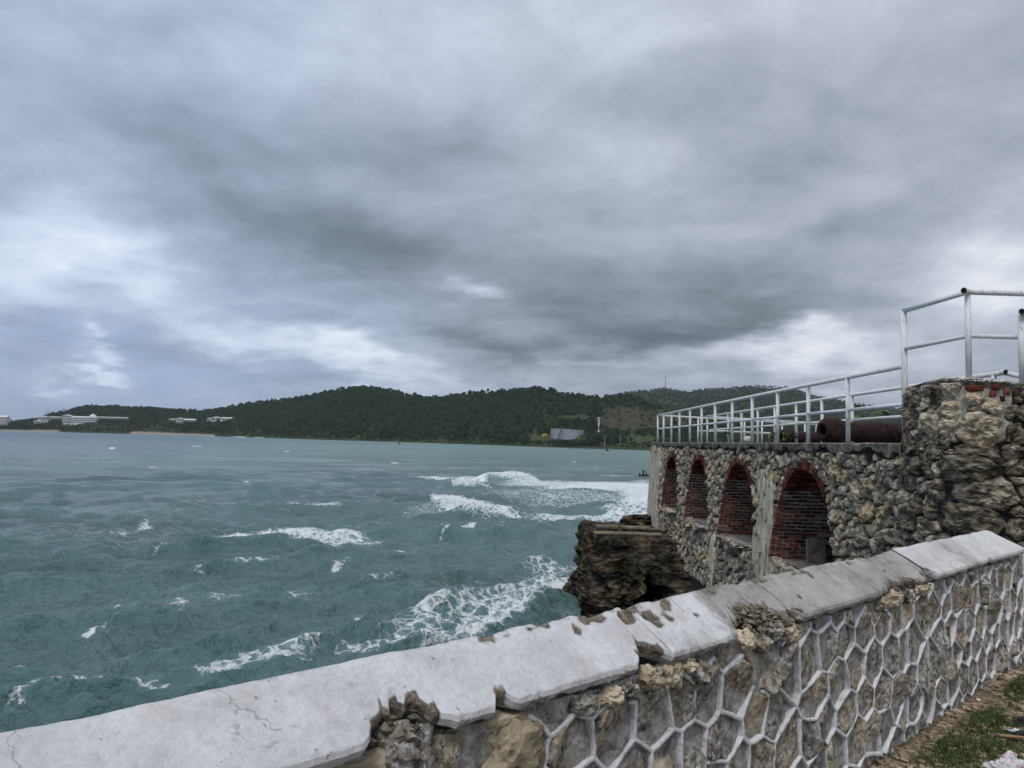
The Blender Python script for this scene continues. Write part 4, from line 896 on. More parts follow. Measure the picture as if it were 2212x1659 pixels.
# coping state along s: white paint, bare grey, rubble
def worn(s, q):      # 0 sound, 1 eroded to rubble; returns depth of loss
    k = 0.
    n_ = fbm((s * 2.2, q * 5, 3.3), 1, 4)
    a = max(0, 1 - abs(s - 2.98 + (q - 1.65) * .9) / .27); k = max(k, a * (1.25 - (q - 1.55) * 6.) + n_ * .3 if a > 0 else 0)      # rubble gap
    a = max(0, 1 - abs(s - 4.50) / .34); k = max(k, (a * .50 + n_ * .35) if a > .1 else 0)
    return min(1, max(0, k))
def edge_loss(s):    # how far the front edge has broken back
    L_ = 0.
    for c, wd, dp in ((1.19, .14, .070), (1.51, .045, .035), (2.20, .10, .055), (2.95, .22, .11), (3.22, .06, .05), (4.45, .34, .035), (4.86, .08, .06), (5.9, .05, .012)):
        x = abs(s - c) / wd
        if x < 1: L_ = max(L_, dp * min(1, (1 - x) * 1.6) * (1 + .5 * fbm((s * 30, c, 0), 1, 4)))
    if 1.0 < s < 5.0: L_ += max(0, fbm((s * 26, 1.1, 0), 1, 5)) * .009
    return L_ + .004 * fbm((s * 20, 0, 0), 1, 2)
def coping(name, s0, s1, lift, label, mat, seed, skew0=0., skew1=0.):
    n = max(4, int((s1 - s0) / .016)); rowsq = [0, .012, .04, .08, .12, .16, .19, .215, .222, .30, .44]; m = len(rowsq) + 3; V = []
    for i in range(n):
        f = i / (n - 1); e = edge_loss(s0 + (s1 - s0) * f); pts_ = []
        for qi, dq in enumerate(rowsq):
            g = dq / .22; s = (s0 + skew0 * (1 - min(g, 1))) * (1 - f) + (s1 + skew1 * (1 - min(g, 1))) * f
            if i in (0, n - 1): s += .012 * fbm((q_ := dq * 30, seed, i), 1, 3)
            q = 1.570 + max(dq, e if dq < .19 else dq); 
            z = -.722 + (.142 * (q - 1.562) / .218 if q < 1.78 else .142 - (q - 1.78) * .62)
            wr = worn(s, q) if name != 'x' else 0
            z += lift - .045 * wr * (1 + .8 * fbm((s * 14, q * 14, 0), 1, 3)) + .0045 * fbm((s * 3, q * 4, seed), 1, 3) + .0018 * fbm((s * 22, q * 22, seed), 1, 3)
            if 1.7 < q < 1.82: z -= .004 + .011 * max(0, fbm((s * 7, 2, seed), 1, 4)) * (1 if 1.6 < s else .3); 
            # pits
            for (ps, pq, pr, pd) in PITS:
                if abs(ps - s) < pr * 2 and abs(pq - q) < pr * 2: rr = math.hypot((ps - s) / 1.3, pq - q) / pr; z -= pd * max(0, 1 - rr * rr * (1 + .5 * fbm((s * 40, q * 40, 1), 1, 2)))
            pts_.append((s, q, z))
        s, q, z = pts_[0]; th = .034 + .010 * fbm((s * 9, 7, 0), 1, 3); 
        col = [(s, QF + .06, z - th - .01), (s, q + .008, z - th), (s, q - .002, z - .012)] + pts_
        col[2] = (s, q - .003, z - .014); V += [pw(*c) for c in col]
    mm = len(rowsq) + 3
    Fq = [(i * mm + j, (i + 1) * mm + j, (i + 1) * mm + j + 1, i * mm + j + 1) for i in range(n - 1) for j in range(mm - 1)]
    Fq += [tuple(range(mm)), tuple(range((n - 1) * mm, n * mm))[::-1]]
    o = mk(name, V, Fq, M[mat], par, label=label, smooth=False)
    o.data.polygons.foreach_set('use_smooth', [j >= 3 for i in range(n - 1) for j in range(mm - 1)] + [False] * 2); return o
PITS = [(1.98, 1.74, .022, .012), (2.05, 1.765, .028, .015), (2.26, 1.745, .04, .02), (2.38, 1.72, .05, .026), (2.46, 1.71, .03, .02), (2.52, 1.755, .03, .016), (2.20, 1.71, .02, .012), (2.0, 1.64, .010, .008), (1.73, 1.62, .012, .008), (1.13, 1.63, .006, .007), (.93, 1.615, .006, .006), (1.35, 1.64, .008, .008), (1.36, 1.625, .008, .008), (.70, 1.62, .007, .006), (2.62, 1.70, .02, .014), (3.4, 1.66, .02, .008), (3.7, 1.72, .02, .008), (1.62, 1.78, .03, .012), (1.86, 1.785, .035, .014), (2.12, 1.78, .05, .018), (2.32, 1.785, .04, .016)]
def coping_mat(name, base, bare_lo, bare_hi, seed):
    m, t, b = newmat(name, .85, .2); p = pos(t)
    n = t.noise(p, 7, 6, .6); c = t.mix(1., base, t.ramp(n, [(.3, .80), (.7, 1.08)]), 'MULTIPLY')
    n2 = t.noise(t.vm('ADD', p, (seed, 0, 0)), 2.2, 7, .68, .3); g = t.noise(t.vm('ADD', p, (seed, 4, 0)), 18, 6, .7)
    grey = t.ramp(g, [(.3, (.15, .14, .125)), (.5, (.29, .275, .25)), (.68, (.42, .39, .35))])
    c = t.mix(t.m('MULTIPLY', t.mr(n2, bare_lo, bare_hi), .9), c, grey)
    gg = t.noise(t.vm('ADD', p, (seed, 1, 0)), 42, 7, .75); c = t.mix(1., c, t.ramp(gg, [(.34, .84), (.5, 1.), (.68, 1.05)]), 'MULTIPLY'); ck = t.m('MULTIPLY', t.mr(t.voro(t.vm('ADD', p, t.vm('SCALE', t.noise(p, 9, 4, .6, out=1), .12)), 2.1, 'DISTANCE_TO_EDGE'), 0., .008, 1., 0.), t.mr(t.noise(p, 2.6, 3, .5), .50, .56)); c = t.mix(t.m('MULTIPLY', ck, .55), c, (.20, .19, .17))
    sp = t.noise(t.vm('ADD', p, (2, seed, 0)), 55, 3, .5); c = t.mix(t.m('MULTIPLY', t.mr(sp, .69, .73), .6), c, (.13, .11, .09))
    ss = t.noise(t.vm('ADD', p, (2, seed, 7)), 3.2, 5, .6); c = t.mix(t.m('MULTIPLY', t.mr(ss, .52, .68), .30), c, (.42, .35, .29))
    # exposed aggregate where the surface has gone: uses the shape's own pits
    pt = t.new('ShaderNodeNewGeometry').outputs['Pointiness']; ag = t.noise(p, 30, 6, .75); agc = t.ramp(ag, [(.32, (.05, .042, .033)), (.48, (.20, .165, .12)), (.62, (.36, .31, .24)), (.75, (.5, .46, .4))])
    dt = t.new('ShaderNodeAttribute', attribute_name='dirt').outputs['Fac']; dt = t.m('ADD', dt, t.m('MULTIPLY', t.m('SUBTRACT', t.noise(p, 14, 5, .7), .5), 1.1)); c = t.mix(t.m('MULTIPLY', t.mr(dt, .35, .65), .85), c, t.mix(1., grey, (.85, .8, .75), 'MULTIPLY'))
    at = t.new('ShaderNodeAttribute', attribute_name='loss'); lf = t.m('ADD', at.outputs['Fac'], t.m('MULTIPLY', t.m('SUBTRACT', t.noise(p, 26, 5, .7), .5), .5))
    c = t.mix(t.mr(lf, .38, .50), c, agc)
    h = t.m('ADD', t.m('ADD', t.m('MULTIPLY', gg, 1.), t.m('MULTIPLY', t.noise(p, 13, 5, .6), .9)), t.m('MULTIPLY', t.m('MULTIPLY', t.noise(p, 22, 6, .8), t.mr(lf, .3, .6)), 3.))
    t.put(b.inputs['Base Color'], c); t.put(b.inputs['Normal'], t.bump(h, .9, .010)); return m
M['whitewash'] = coping_mat('weathered_whitewash', (.70, .695, .70), .64, .76, 1)
M['patchy'] = coping_mat('patchy_whitewash', (.70, .70, .70), .47, .60, 2)
M['bare'] = coping_mat('bare_weathered_cement', (.46, .44, .42), .40, .58, 3)
M['clean'] = coping_mat('fresh_whitewash', (.68, .67, .66), .56, .78, 5)
slabs = [('coping', SA, 2.30, 0, 'long whitewashed coping with a broken front edge and small pits', 'whitewash', 1, 0, -.0),
         ('coping', 2.302, 2.80, -.002, 'patchy whitewashed coping piece with bare spots', 'patchy', 2, 0, .0),
         ('coping', 2.802, 3.22, -.004, 'eroded rubble gap in the coping', 'bare', 3, .0, .03),
         ('coping', 3.222, 4.12, .001, 'bare grey cement coping slab with streaks', 'bare', 4, .03, 0),
         ('coping', 4.122, 4.86, -.002, 'pitted mottled coping with a crumbled front', 'bare', 6, 0, .06),
         ('coping', 4.872, 6.76, .006, 'smooth clean white coping slab at the wall end', 'clean', 5, .06, .18)]
for nm, s0, s1, lf, lb, mt, sd_, k0, k1 in slabs:
    o = coping(nm, s0, s1, lf, lb, mt, sd_, k0, k1)
    A_ = []; D_ = []; base_ = wloc(o)
    for v in o.data.vertices:
        p = np.array(v.co) + base_ - (0, 0, EYE); s = p @ uw; q = p @ nw; l_ = worn(s, q) * 1.1
        ed = edge_loss(s); 
        if q < 1.565 + ed + .02 and ed > .02: l_ = max(l_, .52)
        if q < 1.6 and ed > .012 and p[2] < -.725: l_ = max(l_, .45)
        for (ps, pq, pr, pd) in PITS:
            rr = math.hypot((ps - s) / 1.3, pq - q) / pr
            if rr < 1.1: l_ = max(l_, .75 * (1.15 - rr) + .15)
        if 1.755 < q < 1.83 and 1.45 < s < 4.8: l_ = max(l_, .30 + .45 * fbm((s * 6, q * 10, 0), 1, 3))
        elif 1.765 < q < 1.83: l_ = max(l_, .28 + .25 * fbm((s * 6, q * 10, 0), 1, 3))
        A_.append(l_); D_.append(max((.55 if (p[2] < -.73 and q < 1.6 + ed and 1.3 < s < 4.9) else 0.), (.50 if 1.5 < s < 3.2 else .35) * max(0, 1 - abs(q - 1.79) / .045), .75 if q > 1.80 else 0))
    at = o.data.attributes.new('dirt', 'FLOAT', 'POINT'); at.data.foreach_set('value', np.array(D_, np.float32))
    at = o.data.attributes.new('loss', 'FLOAT', 'POINT'); at.data.foreach_set('value', np.array(A_, np.float32))
# wall body
n, m = 300, 26; V = []
for i in range(n):
    for j in range(m):
        s = SA + (SB - SA) * i / (n - 1); z = -1.75 + (1.75 - .765) * j / (m - 1); V.append(pw(s, QF + .012 + .022 * mn.noise(Vector((s * 6, z * 6, 0))) + .01 * mn.noise(Vector((s * 20, z * 20, 0))), z))
mk('mortar_bed', V, [(i * m + j, (i + 1) * m + j, (i + 1) * m + j + 1, i * m + j + 1) for i in range(n - 1) for j in range(m - 1)], M['web_back'], par, smooth=True)
b = MB(); c = [pw(SA, QF + .06, -7), pw(SB, QF + .06, -7), pw(SB, QB - .02, -7), pw(SA, QB - .02, -7), pw(SA, QF + .06, -.79), pw(SB, QF + .06, -.79), pw(SB, QB - .02, -.79), pw(SA, QB - .02, -.79)]
b.add(c, [(0, 1, 2, 3), (4, 7, 6, 5), (0, 4, 5, 1), (1, 5, 6, 2), (2, 6, 7, 3), (3, 7, 4, 0)]); b.build('wall_core', M['web_back'], par)
# web cells
rs = np.random.default_rng(21); sd_list = []; wl = []
nrows = 4; zlo, zhi = -1.62, -.76
for r_ in range(6):
    z0 = zlo + .03 + r_ * .168
    for k in range(int((SB + .4) / .20)):
        s0 = -.2 + k * .20 + (r_ % 2) * .10
        if rs.uniform() < .06: continue
        sd_list.append((s0 + rs.uniform(-.055, .055), z0 + rs.uniform(-.04, .04))); wl.append(rs.uniform(-.004, .004))
cl = power_cells(sd_list, wl, (-.3, SB, zlo - .03, zhi), 1.05)
def broken_top(s): return -.80 - edge_loss(s) * 1.2 if edge_loss(s) > .03 else -.77
edges = {}; wst = 0
for i, poly in enumerate(cl):
    if poly is None: continue
    P_ = np.array(poly); c = P_.mean(0)
    if np.ptp(P_[:, 0]) < .04 or np.ptp(P_[:, 1]) < .04: continue
    g = stone_geo(P_, .006, .009, i + 70, 22, rings=(1., .96, .86, .70, .52, .34, .16), prof=(-.6, .4, .75, .9, .95, 1., 1.), rough=1.0, rnd=.12, depth=.02)
    if g is None: continue
    top_row = c[1] > -.90 and edge_loss(c[0]) > .03; V = np.array([pw(s, QF + .016 - h, z) for s, z, h in g[0]])
    o = mk('stone', V, g[1], M['yellow_stone' if (top_row or rs.uniform() < .06) else 'web_stone'], par)
    if c[0] > -.1:
        for k in range(len(poly)):
            a, b_ = poly[k], poly[(k + 1) % len(poly)]; kk = tuple(sorted([(round(a[0], 2), round(a[1], 2)), (round(b_[0], 2), round(b_[1], 2))])); edges.setdefault(kk, (a, b_))
wb = MB()
for kk, (a, b_) in edges.items():
    a, b_ = np.array(a), np.array(b_); L_ = np.linalg.norm(b_ - a)
    if L_ < .012: continue
    if min(a[1], b_[1]) < zlo + .0 and abs(a[1] - b_[1]) < .01: continue     # no band along the ground
    if a[1] > zhi - .01 and b_[1] > zhi - .01: continue
    for P2_, other in ((a, b_), (b_, a)):    # lines stop short of the broken coping and peter out near the ground
        lim = broken_top((a[0] + b_[0]) / 2) - (.03 if edge_loss(a[0]) > .03 else .005)
        if P2_[1] > lim and P2_[1] > other[1]: k = (P2_[1] - lim) / (P2_[1] - other[1]); P2_ += (other - P2_) * min(k, .95)
        if P2_[1] < zlo + .07 and P2_[1] < other[1]: k = (zlo + .07 - P2_[1]) / (other[1] - P2_[1]); P2_ += (other - P2_) * min(k, .95)
    L_ = np.linalg.norm(b_ - a)
    if L_ < .015 or (.9 < a[0] < 1.6 and a[1] > -1.05): continue
    d = (b_ - a) / L_; nn_ = np.array([-d[1], d[0]]); k = max(3, int(L_ / .012)); V = []; wd = .0072 * rs.uniform(.8, 1.2); bow = rs.normal() * .004 * min(1, L_ / .15)
    for q in range(k + 1):
        f = q / k; c = a + (b_ - a) * f + nn_ * (bow * math.sin(math.pi * f) + .0022 * fbm((a[0] * 9 + f * L_ * 30, a[1] * 9, 0), 1, 2)); w_ = wd * (1 + .22 * fbm((f * L_ * 35, a[0] * 7, 4), 1, 2)); h = .0065 + .002 * fbm((f * L_ * 25, a[1] * 7, 8), 1, 2)
        for (o_, hh) in ((-1, -.03), (-1, h * .55), (-.62, h * .96), (0, h * 1.03), (.62, h * .96), (1, h * .55), (1, -.03)): p = c + nn_ * o_ * w_; V.append(pw(p[0], QF - hh, p[1]))
    Fq = [(i * 7 + j, (i + 1) * 7 + j, (i + 1) * 7 + j + 1, i * 7 + j + 1) for i in range(k) for j in range(6)] + [tuple(range(7)), tuple(range(k * 7, k * 7 + 7))[::-1]]
    wb.add(V, Fq)
    for e in (a, b_):
        t6 = np.linspace(0, 6.283, 9)[:-1]; V = [pw(e[0], QF - .0067, e[1])] + [pw(e[0] + wd * 1.02 * math.cos(q), QF - .0058, e[1] + wd * 1.02 * math.sin(q)) for q in t6] + [pw(e[0] + wd * 1.15 * math.cos(q), QF + .02, e[1] + wd * 1.15 * math.sin(q)) for q in t6]
        wb.add(V, [(0, 1 + (q + 1) % 8, 1 + q) for q in range(8)] + [(1 + q, 1 + (q + 1) % 8, 9 + (q + 1) % 8, 9 + q) for q in range(8)])
wb.build('raised_mortar_web', M['web'], par, smooth=False)
# stones laid bare where the coping has broken away
def wstone(s, q, z, dims, seed, mat, label=None):
    o = lump('stone', (0, 0, 0), dims, seed, M[mat], .42, 4, parent=None)
    V = np.array([v.co[:] for v in o.data.vertices]) + np.array(o.location); me = o.data; bpy.data.objects.remove(o)
    R_ = np.stack([uw, nw, (0, 0, 1)]); Vw = V @ R_ + pw(s, q, z); Fq = [tuple(p.vertices) for p in me.polygons]
    return mk('stone', Vw, Fq, M[mat], par, label=label)
wstone(1.57, 1.615, -.875, (.115, .055, .105), 4, 'yellow_stone', 'big pitted yellow limestone block below the broken coping')
wstone(1.20, 1.63, -.81, (.085, .06, .085), 7, 'web_stone', 'rough brown rubble exposed where the coping edge has fallen away')
wstone(1.30, 1.64, -.86, (.06, .05, .09), 9, 'web_stone'); wstone(1.10, 1.63, -.86, (.06, .05, .07), 10, 'web_stone')
k = 30
for (s, z, a, b_, mt) in ((1.86, -.80, .06, .035, 'web_stone'), (1.98, -.80, .05, .035, 'yellow_stone'), (2.08, -.80, .045, .04, 'web_stone'), (2.20, -.785, .05, .035, 'yellow_stone'), (2.33, -.80, .05, .05, 'yellow_stone'), (2.42, -.775, .045, .028, 'yellow_stone'), (2.50, -.83, .05, .05, 'web_stone'),
                         (2.84, -.76, .06, .035, 'yellow_stone'), (2.95, -.79, .05, .04, 'web_stone'), (3.08, -.77, .07, .04, 'web_stone'), (3.2, -.79, .05, .045, 'yellow_stone'), (4.2, -.79, .06, .04, 'web_stone'), (4.4, -.78, .07, .045, 'yellow_stone'), (4.58, -.79, .05, .04, 'web_stone'), (4.8, -.78, .08, .04, 'yellow_stone')):
    wstone(s, 1.605, z, (a, .045, b_), k, mt); k += 1
rb = MB(); rs = np.random.default_rng(4)
for q in range(360):                          # loose rubble in the gaps of the coping
    s = rs.choice([2.98, 3.05, 1.2, 4.45, 2.9, 4.86]) + rs.normal() * .12; dq = rs.uniform(0, .12); zz_ = -.745 + dq * .62 - rs.uniform(0, .02)
    if edge_loss(s) < .03 and worn(s, 1.562 + dq) < .3: continue
    sz = rs.uniform(.006, .020); V = np.array([(1, 0, 0), (-1, 0, 0), (0, 1, 0), (0, -1, 0), (0, 0, .8), (0, 0, -.8)]) * sz * rs.uniform(.5, 1.3, (6, 1)); rb.add(V + pw(s, 1.575 + dq, zz_ + .01), [(0, 2, 4), (2, 1, 4), (1, 3, 4), (3, 0, 4), (2, 0, 5), (1, 2, 5), (3, 1, 5), (0, 3, 5)])
M['rubble'] = rock_mat('brown_rubble', [(.35, (.05, .04, .03)), (.5, (.17, .14, .10)), (.65, (.33, .29, .22))], 14., bsc=40, bd=.01, tint=.4)
rb.build('rubble', M['rubble'], par, kind='stuff')

# ------------------------------------------------------------------ ground inside the wall
xs = np.r_[-2000, -300, -60, np.arange(-12, 12.01, .12), 60, 300, 2000]; V = []
ssl = np.r_[-400, -60, -8, np.arange(-1, 9.2, .09), 14, 60, 400]; qsl = np.r_[-900, -200, -30, -8, np.arange(-3.5, 1.661, .09), 1.66]
for s in ssl:
    for q in qsl:
        z = ZG - .02 + .035 * fbm((s * 1.2, q * 1.2, 0), 1, 4) + .055 * max(0, 1 - (1.6 - q) / .45) + (.05 * fbm((s * 5, q * 5, 0), 1, 3) * .3) - .02 * max(0, min(1, (1.2 - q)))
        V.append(pw(s, q, z))
m = len(qsl); Fq = [(i * m + j, (i + 1) * m + j, (i + 1) * m + j + 1, i * m + j + 1) for i in range(len(ssl) - 1) for j in range(m - 1)]
mk('ground', V, Fq, M['soil'], kind='structure', smooth=True)
mk('ground_by_fort', [pw(SB, 1.66, ZG + .03), pw(SB + .0, 2.0, ZG + .02), (faceX(9.9) - .1, 10.2, EYE + ZG), (6.2, 10.2, EYE + ZG), (30, 10.2, EYE + ZG), (*pw(40, 1.66, 0)[:2], EYE + ZG)], [(0, 5, 4, 3, 2, 1)], M['soil'], kind='structure')
mk('quay_face', [pw(SB, 2.0, ZG + .02), (faceX(9.9) - .1, 10.2, EYE + ZG), (faceX(9.9) - .1, 10.2, -1), pw(SB, 2.0, -7)], [(0, 1, 2, 3)], M['fort_mortar'], kind='structure')
def gz(s, q): return ZG - .02 + .035 * fbm((s * 1.2, q * 1.2, 0), 1, 4) + .055 * max(0, 1 - (1.6 - q) / .45) - .02 * max(0, min(1, (1.2 - q)))
gr = MB()
for k in range(3200):
    s = rs.uniform(3.2, 7.6); q = 1.58 - abs(rs.normal()) * .28 if rs.uniform() < .75 else rs.uniform(-.2, 1.5); sz = rs.uniform(.006, .026) * (1.3 if rs.uniform() < .1 else 1)
    V = rs.normal(size=(8, 3)); V /= np.linalg.norm(V, axis=1)[:, None]; V = np.array([(x, y, z) for x in (-1, 1) for y in (-1, 1) for z in (-.6, .6)]) * rs.uniform(.5, 1.1, (8, 1)) * sz * (1, .8, .7)
    a = rs.uniform(0, 6.28); V = np.c_[V[:, 0] * math.cos(a) - V[:, 1] * math.sin(a), V[:, 0] * math.sin(a) + V[:, 1] * math.cos(a), V[:, 2]]
    gr.add(V + pw(s, q, gz(s, q) + sz * .2), [(0, 1, 3, 2), (4, 6, 7, 5), (0, 4, 5, 1), (2, 3, 7, 6), (0, 2, 6, 4), (1, 5, 7, 3)])
gr.build('gravel', M['gravel'], None, label='loose ochre stones and grit scattered along the foot of the parapet wall', kind='stuff')
g = MB(); V = []; Fq = []
for (x, y, rx, ry, nb) in ((1985, 1590, 60, 22, 2600), (2060, 1625, 90, 35, 3600), (2130, 1560, 60, 22, 2200), (2180, 1490, 60, 22, 2600), (2212, 1505, 50, 30, 1500), (2150, 1600, 80, 30, 1500), (1960, 1640, 30, 20, 800)):
    for k in range(nb):
        px_, py_ = x + rs.normal() * rx * .55, y + rs.normal() * ry * .55; P_ = atz(px_, py_, ZG); s, q = P_ @ uw, P_ @ nw
        if q > 1.5 or s > 9 or s < 2: continue
        c = pw(s, q, gz(s, q)); a = rs.uniform(0, 6.28); h = rs.uniform(.012, .040); l = rs.uniform(.005, .04); w_ = rs.uniform(.0012, .003); i = len(V)
        sd_ = np.array((-math.sin(a), math.cos(a), 0)) * w_; tip = c + (math.cos(a) * l, math.sin(a) * l, h); V += [c - sd_, c + sd_, c + sd_ * .8 + (tip - c) * (.5, .5, .65), c - sd_ * .8 + (tip - c) * (.5, .5, .65), tip]; Fq += [(i, i + 1, i + 2, i + 3), (i + 3, i + 2, i + 4)]
mk('grass', V, Fq, M['grass'], label='patches of short dark green grass growing on the stony ground by the wall', kind='stuff')
# litter
def flat_bit(name, x, y, wd, dp, rot, mat, label, cat, th=.006, bend=.01, seed=0):
    P_ = atz(x, y, ZG); s, q = P_ @ uw, P_ @ nw; c = pw(s, q, gz(s, q) + .02); n = 9; V = []; r = np.random.default_rng(seed)
    out = [(1 + r.uniform(-.12, .12)) for _ in range(4)]
    for sgn in (0, 1):
        for i in range(n):
            for j in range(n):
                a, b_ = (i / (n - 1) - .5) * wd, (j / (n - 1) - .5) * dp; z = bend * fbm((a * 12, b_ * 12, seed), 1, 3) + sgn * th + bend * .8 * math.sin(i * .7 + seed)
                V.append(c + (a * math.cos(rot) - b_ * math.sin(rot), a * math.sin(rot) + b_ * math.cos(rot), z))
    N = n * n; F1 = [(i * n + j, i * n + j + 1, (i + 1) * n + j + 1, (i + 1) * n + j) for i in range(n - 1) for j in range(n - 1)]; F2 = [tuple(q_ + N for q_ in f[::-1]) for f in F1]
    rim = [i * n for i in range(n)] + [(n - 1) * n + j for j in range(1, n)] + [i * n + n - 1 for i in range(n - 2, -1, -1)] + [j for j in range(n - 2, 0, -1)]
    F3 = [(rim[k], rim[(k + 1) % len(rim)], rim[(k + 1) % len(rim)] + N, rim[k] + N) for k in range(len(rim))]
    return mk(name, V, F1 + F2 + F3, mat, label=label, cat=cat)
M['paper'] = simple('white_paper', (.72, .72, .74), .6, .06, 20); M['black_plastic'] = simple('black_plastic', (.018, .018, .022), .45, .4, 9); M['stick'] = simple('tan_wood', (.30, .19, .10), .8, .3, 12)
flat_bit('paper_scrap', 2187, 1582, .075, .04, .2, M['paper'], 'folded white paper scrap lying on black plastic at the right edge', 'litter', .004, .004, 2)
flat_bit('plastic_sheet', 2200, 1562, .20, .07, .1, M['black_plastic'], 'crumpled black plastic sheet on the ground at the right edge, farther piece', 'litter', .01, .02, 3)
flat_bit('plastic_sheet', 2208, 1590, .22, .055, -.1, M['black_plastic'], 'crumpled black plastic strip under the white paper scrap', 'litter', .008, .015, 4)
flat_bit('paper_scrap', 2115, 1529, .022, .022, .6, M['paper'], 'tiny white scrap on the gravel close to the wall foot', 'litter', .003, .006, 5)
P_ = atz(2190, 1600, ZG); MB().tube([P_ + (-.07, .02, EYE + .02), P_ + (.22, -.05, EYE + .025)], .008, 8).build('stick', M['stick'], label='short tan stick lying below the black plastic', cat='stick')
# crumpled plastic bag at the lower right
P_ = atz(2165, 1650, ZG + .06); m_, t_, b_ = newmat('milky_plastic_film', .3, .5); n_ = t_.noise(pos(t_), 22, 4, .6); t_.put(b_.inputs['Base Color'], t_.ramp(n_, [(.35, (.55, .55, .57)), (.52, (.62, .60, .60)), (.6, (.60, .36, .36)), (.66, (.66, .66, .68))])); t_.put(b_.inputs['Normal'], t_.bump(t_.noise(pos(t_), 30, 4, .5), .8, .02))
bg_ = thing('plastic_bag', P_ + (0, 0, EYE - .05), 'crumpled milky plastic bag with pinkish print at the lower right corner', 'bag')
lump('bag_body', P_ + (.01, -.02, EYE - .02), (.10, .06, .045), 5, m_, .55, 4, parent=bg_); lump('bag_fold', P_ + (.055, .02, EYE + .02), (.035, .02, .03), 8, m_, .5, 3, parent=bg_)

# ------------------------------------------------------------------ rock shelf under the fort
def smooth(a, b, x): x = np.clip((x - a) / (b - a), 0, 1); return x * x * (3 - 2 * x)
def shelf_pt(u, v):                           # u: 0 seaward back corner .. 1 at the fort wall; v: 0 top edge .. 1 foot
    # top edge runs round the seaward side then along the front
    if u < .22: a = u / .22; X = 3.0 + .25 * a; Y = 30.5 - 5.0 * a; nx, ny = -1., -.1
    elif u < .32: a = (u - .22) / .10; X = 3.25 + .25 * a; Y = 25.5 - .35 * math.sin(a * math.pi / 2); nx, ny = -math.cos(a * 1.4) , -math.sin(a * 1.4)
    else: a = (u - .32) / .68; X = 3.5 + 2.3 * a; Y = 25.15 + .9 * smooth(0, .5, a); nx, ny = .05, -1.
    z = -3.0 - 3.9 * v
    slope = smooth(.36, .62, u)               # right of the buttress the face leans forward as a long mossy slope
    out = (.10 + .55 * v) * (1 - slope) + slope * (7.2 * v ** .85)
    out += .35 * math.sin(v * 9 + u * 14) * .25 * (1 - v * .3)
    cave = math.exp(-(((u - .585 + .03 * math.sin(v * 23) + .02 * math.sin(v * 51 + u * 30)) / .10) ** 2 + ((v - .54 + .03 * math.sin(u * 60)) / .15) ** 2) ** 1.5); out -= 4.2 * cave * (1 - .6 * smooth(.36, .5, .86 - u))
    if slope > 0: z = -3.0 - 3.4 * v ** 1.15 * slope - 3.9 * v * (1 - slope)
    return np.array((X + nx * out, Y + ny * out, z)), np.array((nx, ny, .25))
nu, nv = 330, 150; V = []
for i in range(nu):
    for j in range(nv):
        u_, v_ = i / (nu - 1), j / (nv - 1); p, nn_ = shelf_pt(u_, v_); q = Vector(p)
        d = .38 * mn.fractal(q * .6, .7, 2.1, 3) + .26 * (mn.ridged_multi_fractal(Vector((q.x * 1.1, q.y * 1.1, q.z * 2.2)), .8, 2.1, 5, 1., 2.) - 1.1) + .05 * mn.fractal(q * 6, .6, 2, 3)
        k = min(1, .35 + v_ * 5); V.append(W(p + nn_ * d * k * (.8)))
# top surface behind the edge
nt_ = 14; top = []
for i in range(nu):
    p0 = V[i * nv]; Yb = 31.5
    for j in range(nt_):
        f = (j + 1) / nt_; X = p0[0] + (max(p0[0], 2.6) - p0[0]) * f; y = p0[1] + (max(Yb - .5 * f, p0[1] + .3) - p0[1]) * f; V.append(np.array((X + (.6 * f if X < 3 else 0), y, EYE - 3.0 + .05 * fbm((X * 2, y * 2, 0), 1, 4) - .1 * f)))
Fq = [(i * nv + j, i * nv + j + 1, (i + 1) * nv + j + 1, (i + 1) * nv + j) for i in range(nu - 1) for j in range(nv - 1)]
o_ = nu * nv
Fq += [(i * nv, (i + 1) * nv, o_ + (i + 1) * nt_, o_ + i * nt_) for i in range(nu - 1)] + [(o_ + i * nt_ + j, o_ + (i + 1) * nt_ + j, o_ + (i + 1) * nt_ + j + 1, o_ + i * nt_ + j + 1) for i in range(nu - 1) for j in range(nt_ - 1)]
mk('rock_shelf', V, Fq, M['rock'], label='dark mossy rock shelf jutting from the fort wall foot over the sea, with a cave', cat='rock', smooth=False)
# thin concrete slabs on its top edge
for i, (xa, xb, Y, zt_) in enumerate(((1290, 1338, 27.6, -2.93), (1345, 1404, 27.5, -2.93), (1408, 1462, 27.0, -2.93), (1285, 1432, 25.9, -2.97))):
    a = aty(xa, 1146, Y); b_ = aty(xb, 1146, Y)
    mk('ledge_slab', *(lambda mb: (np.concatenate(mb.V), mb.F))(MB().box(((a[0] + b_[0]) / 2, Y + .25, EYE + zt_), (b_[0] - a[0], .42, .05))), M['ledge'], label=['short tan concrete slab at the left end of the rock shelf top', 'middle tan concrete slab on the rock shelf top', 'tan concrete slab on the rock shelf against the fort wall', 'long thin tan concrete slab along the front edge of the rock shelf'][i], cat='slab', group='slabs on the rock shelf')
lump('boulder', (5.1, 30.6, EYE - 3.0), (.6, .7, .26), 3, M['rock'], .4, 4, label='low brown rock outcrop at the far foot of the fort corner', cat='rock')

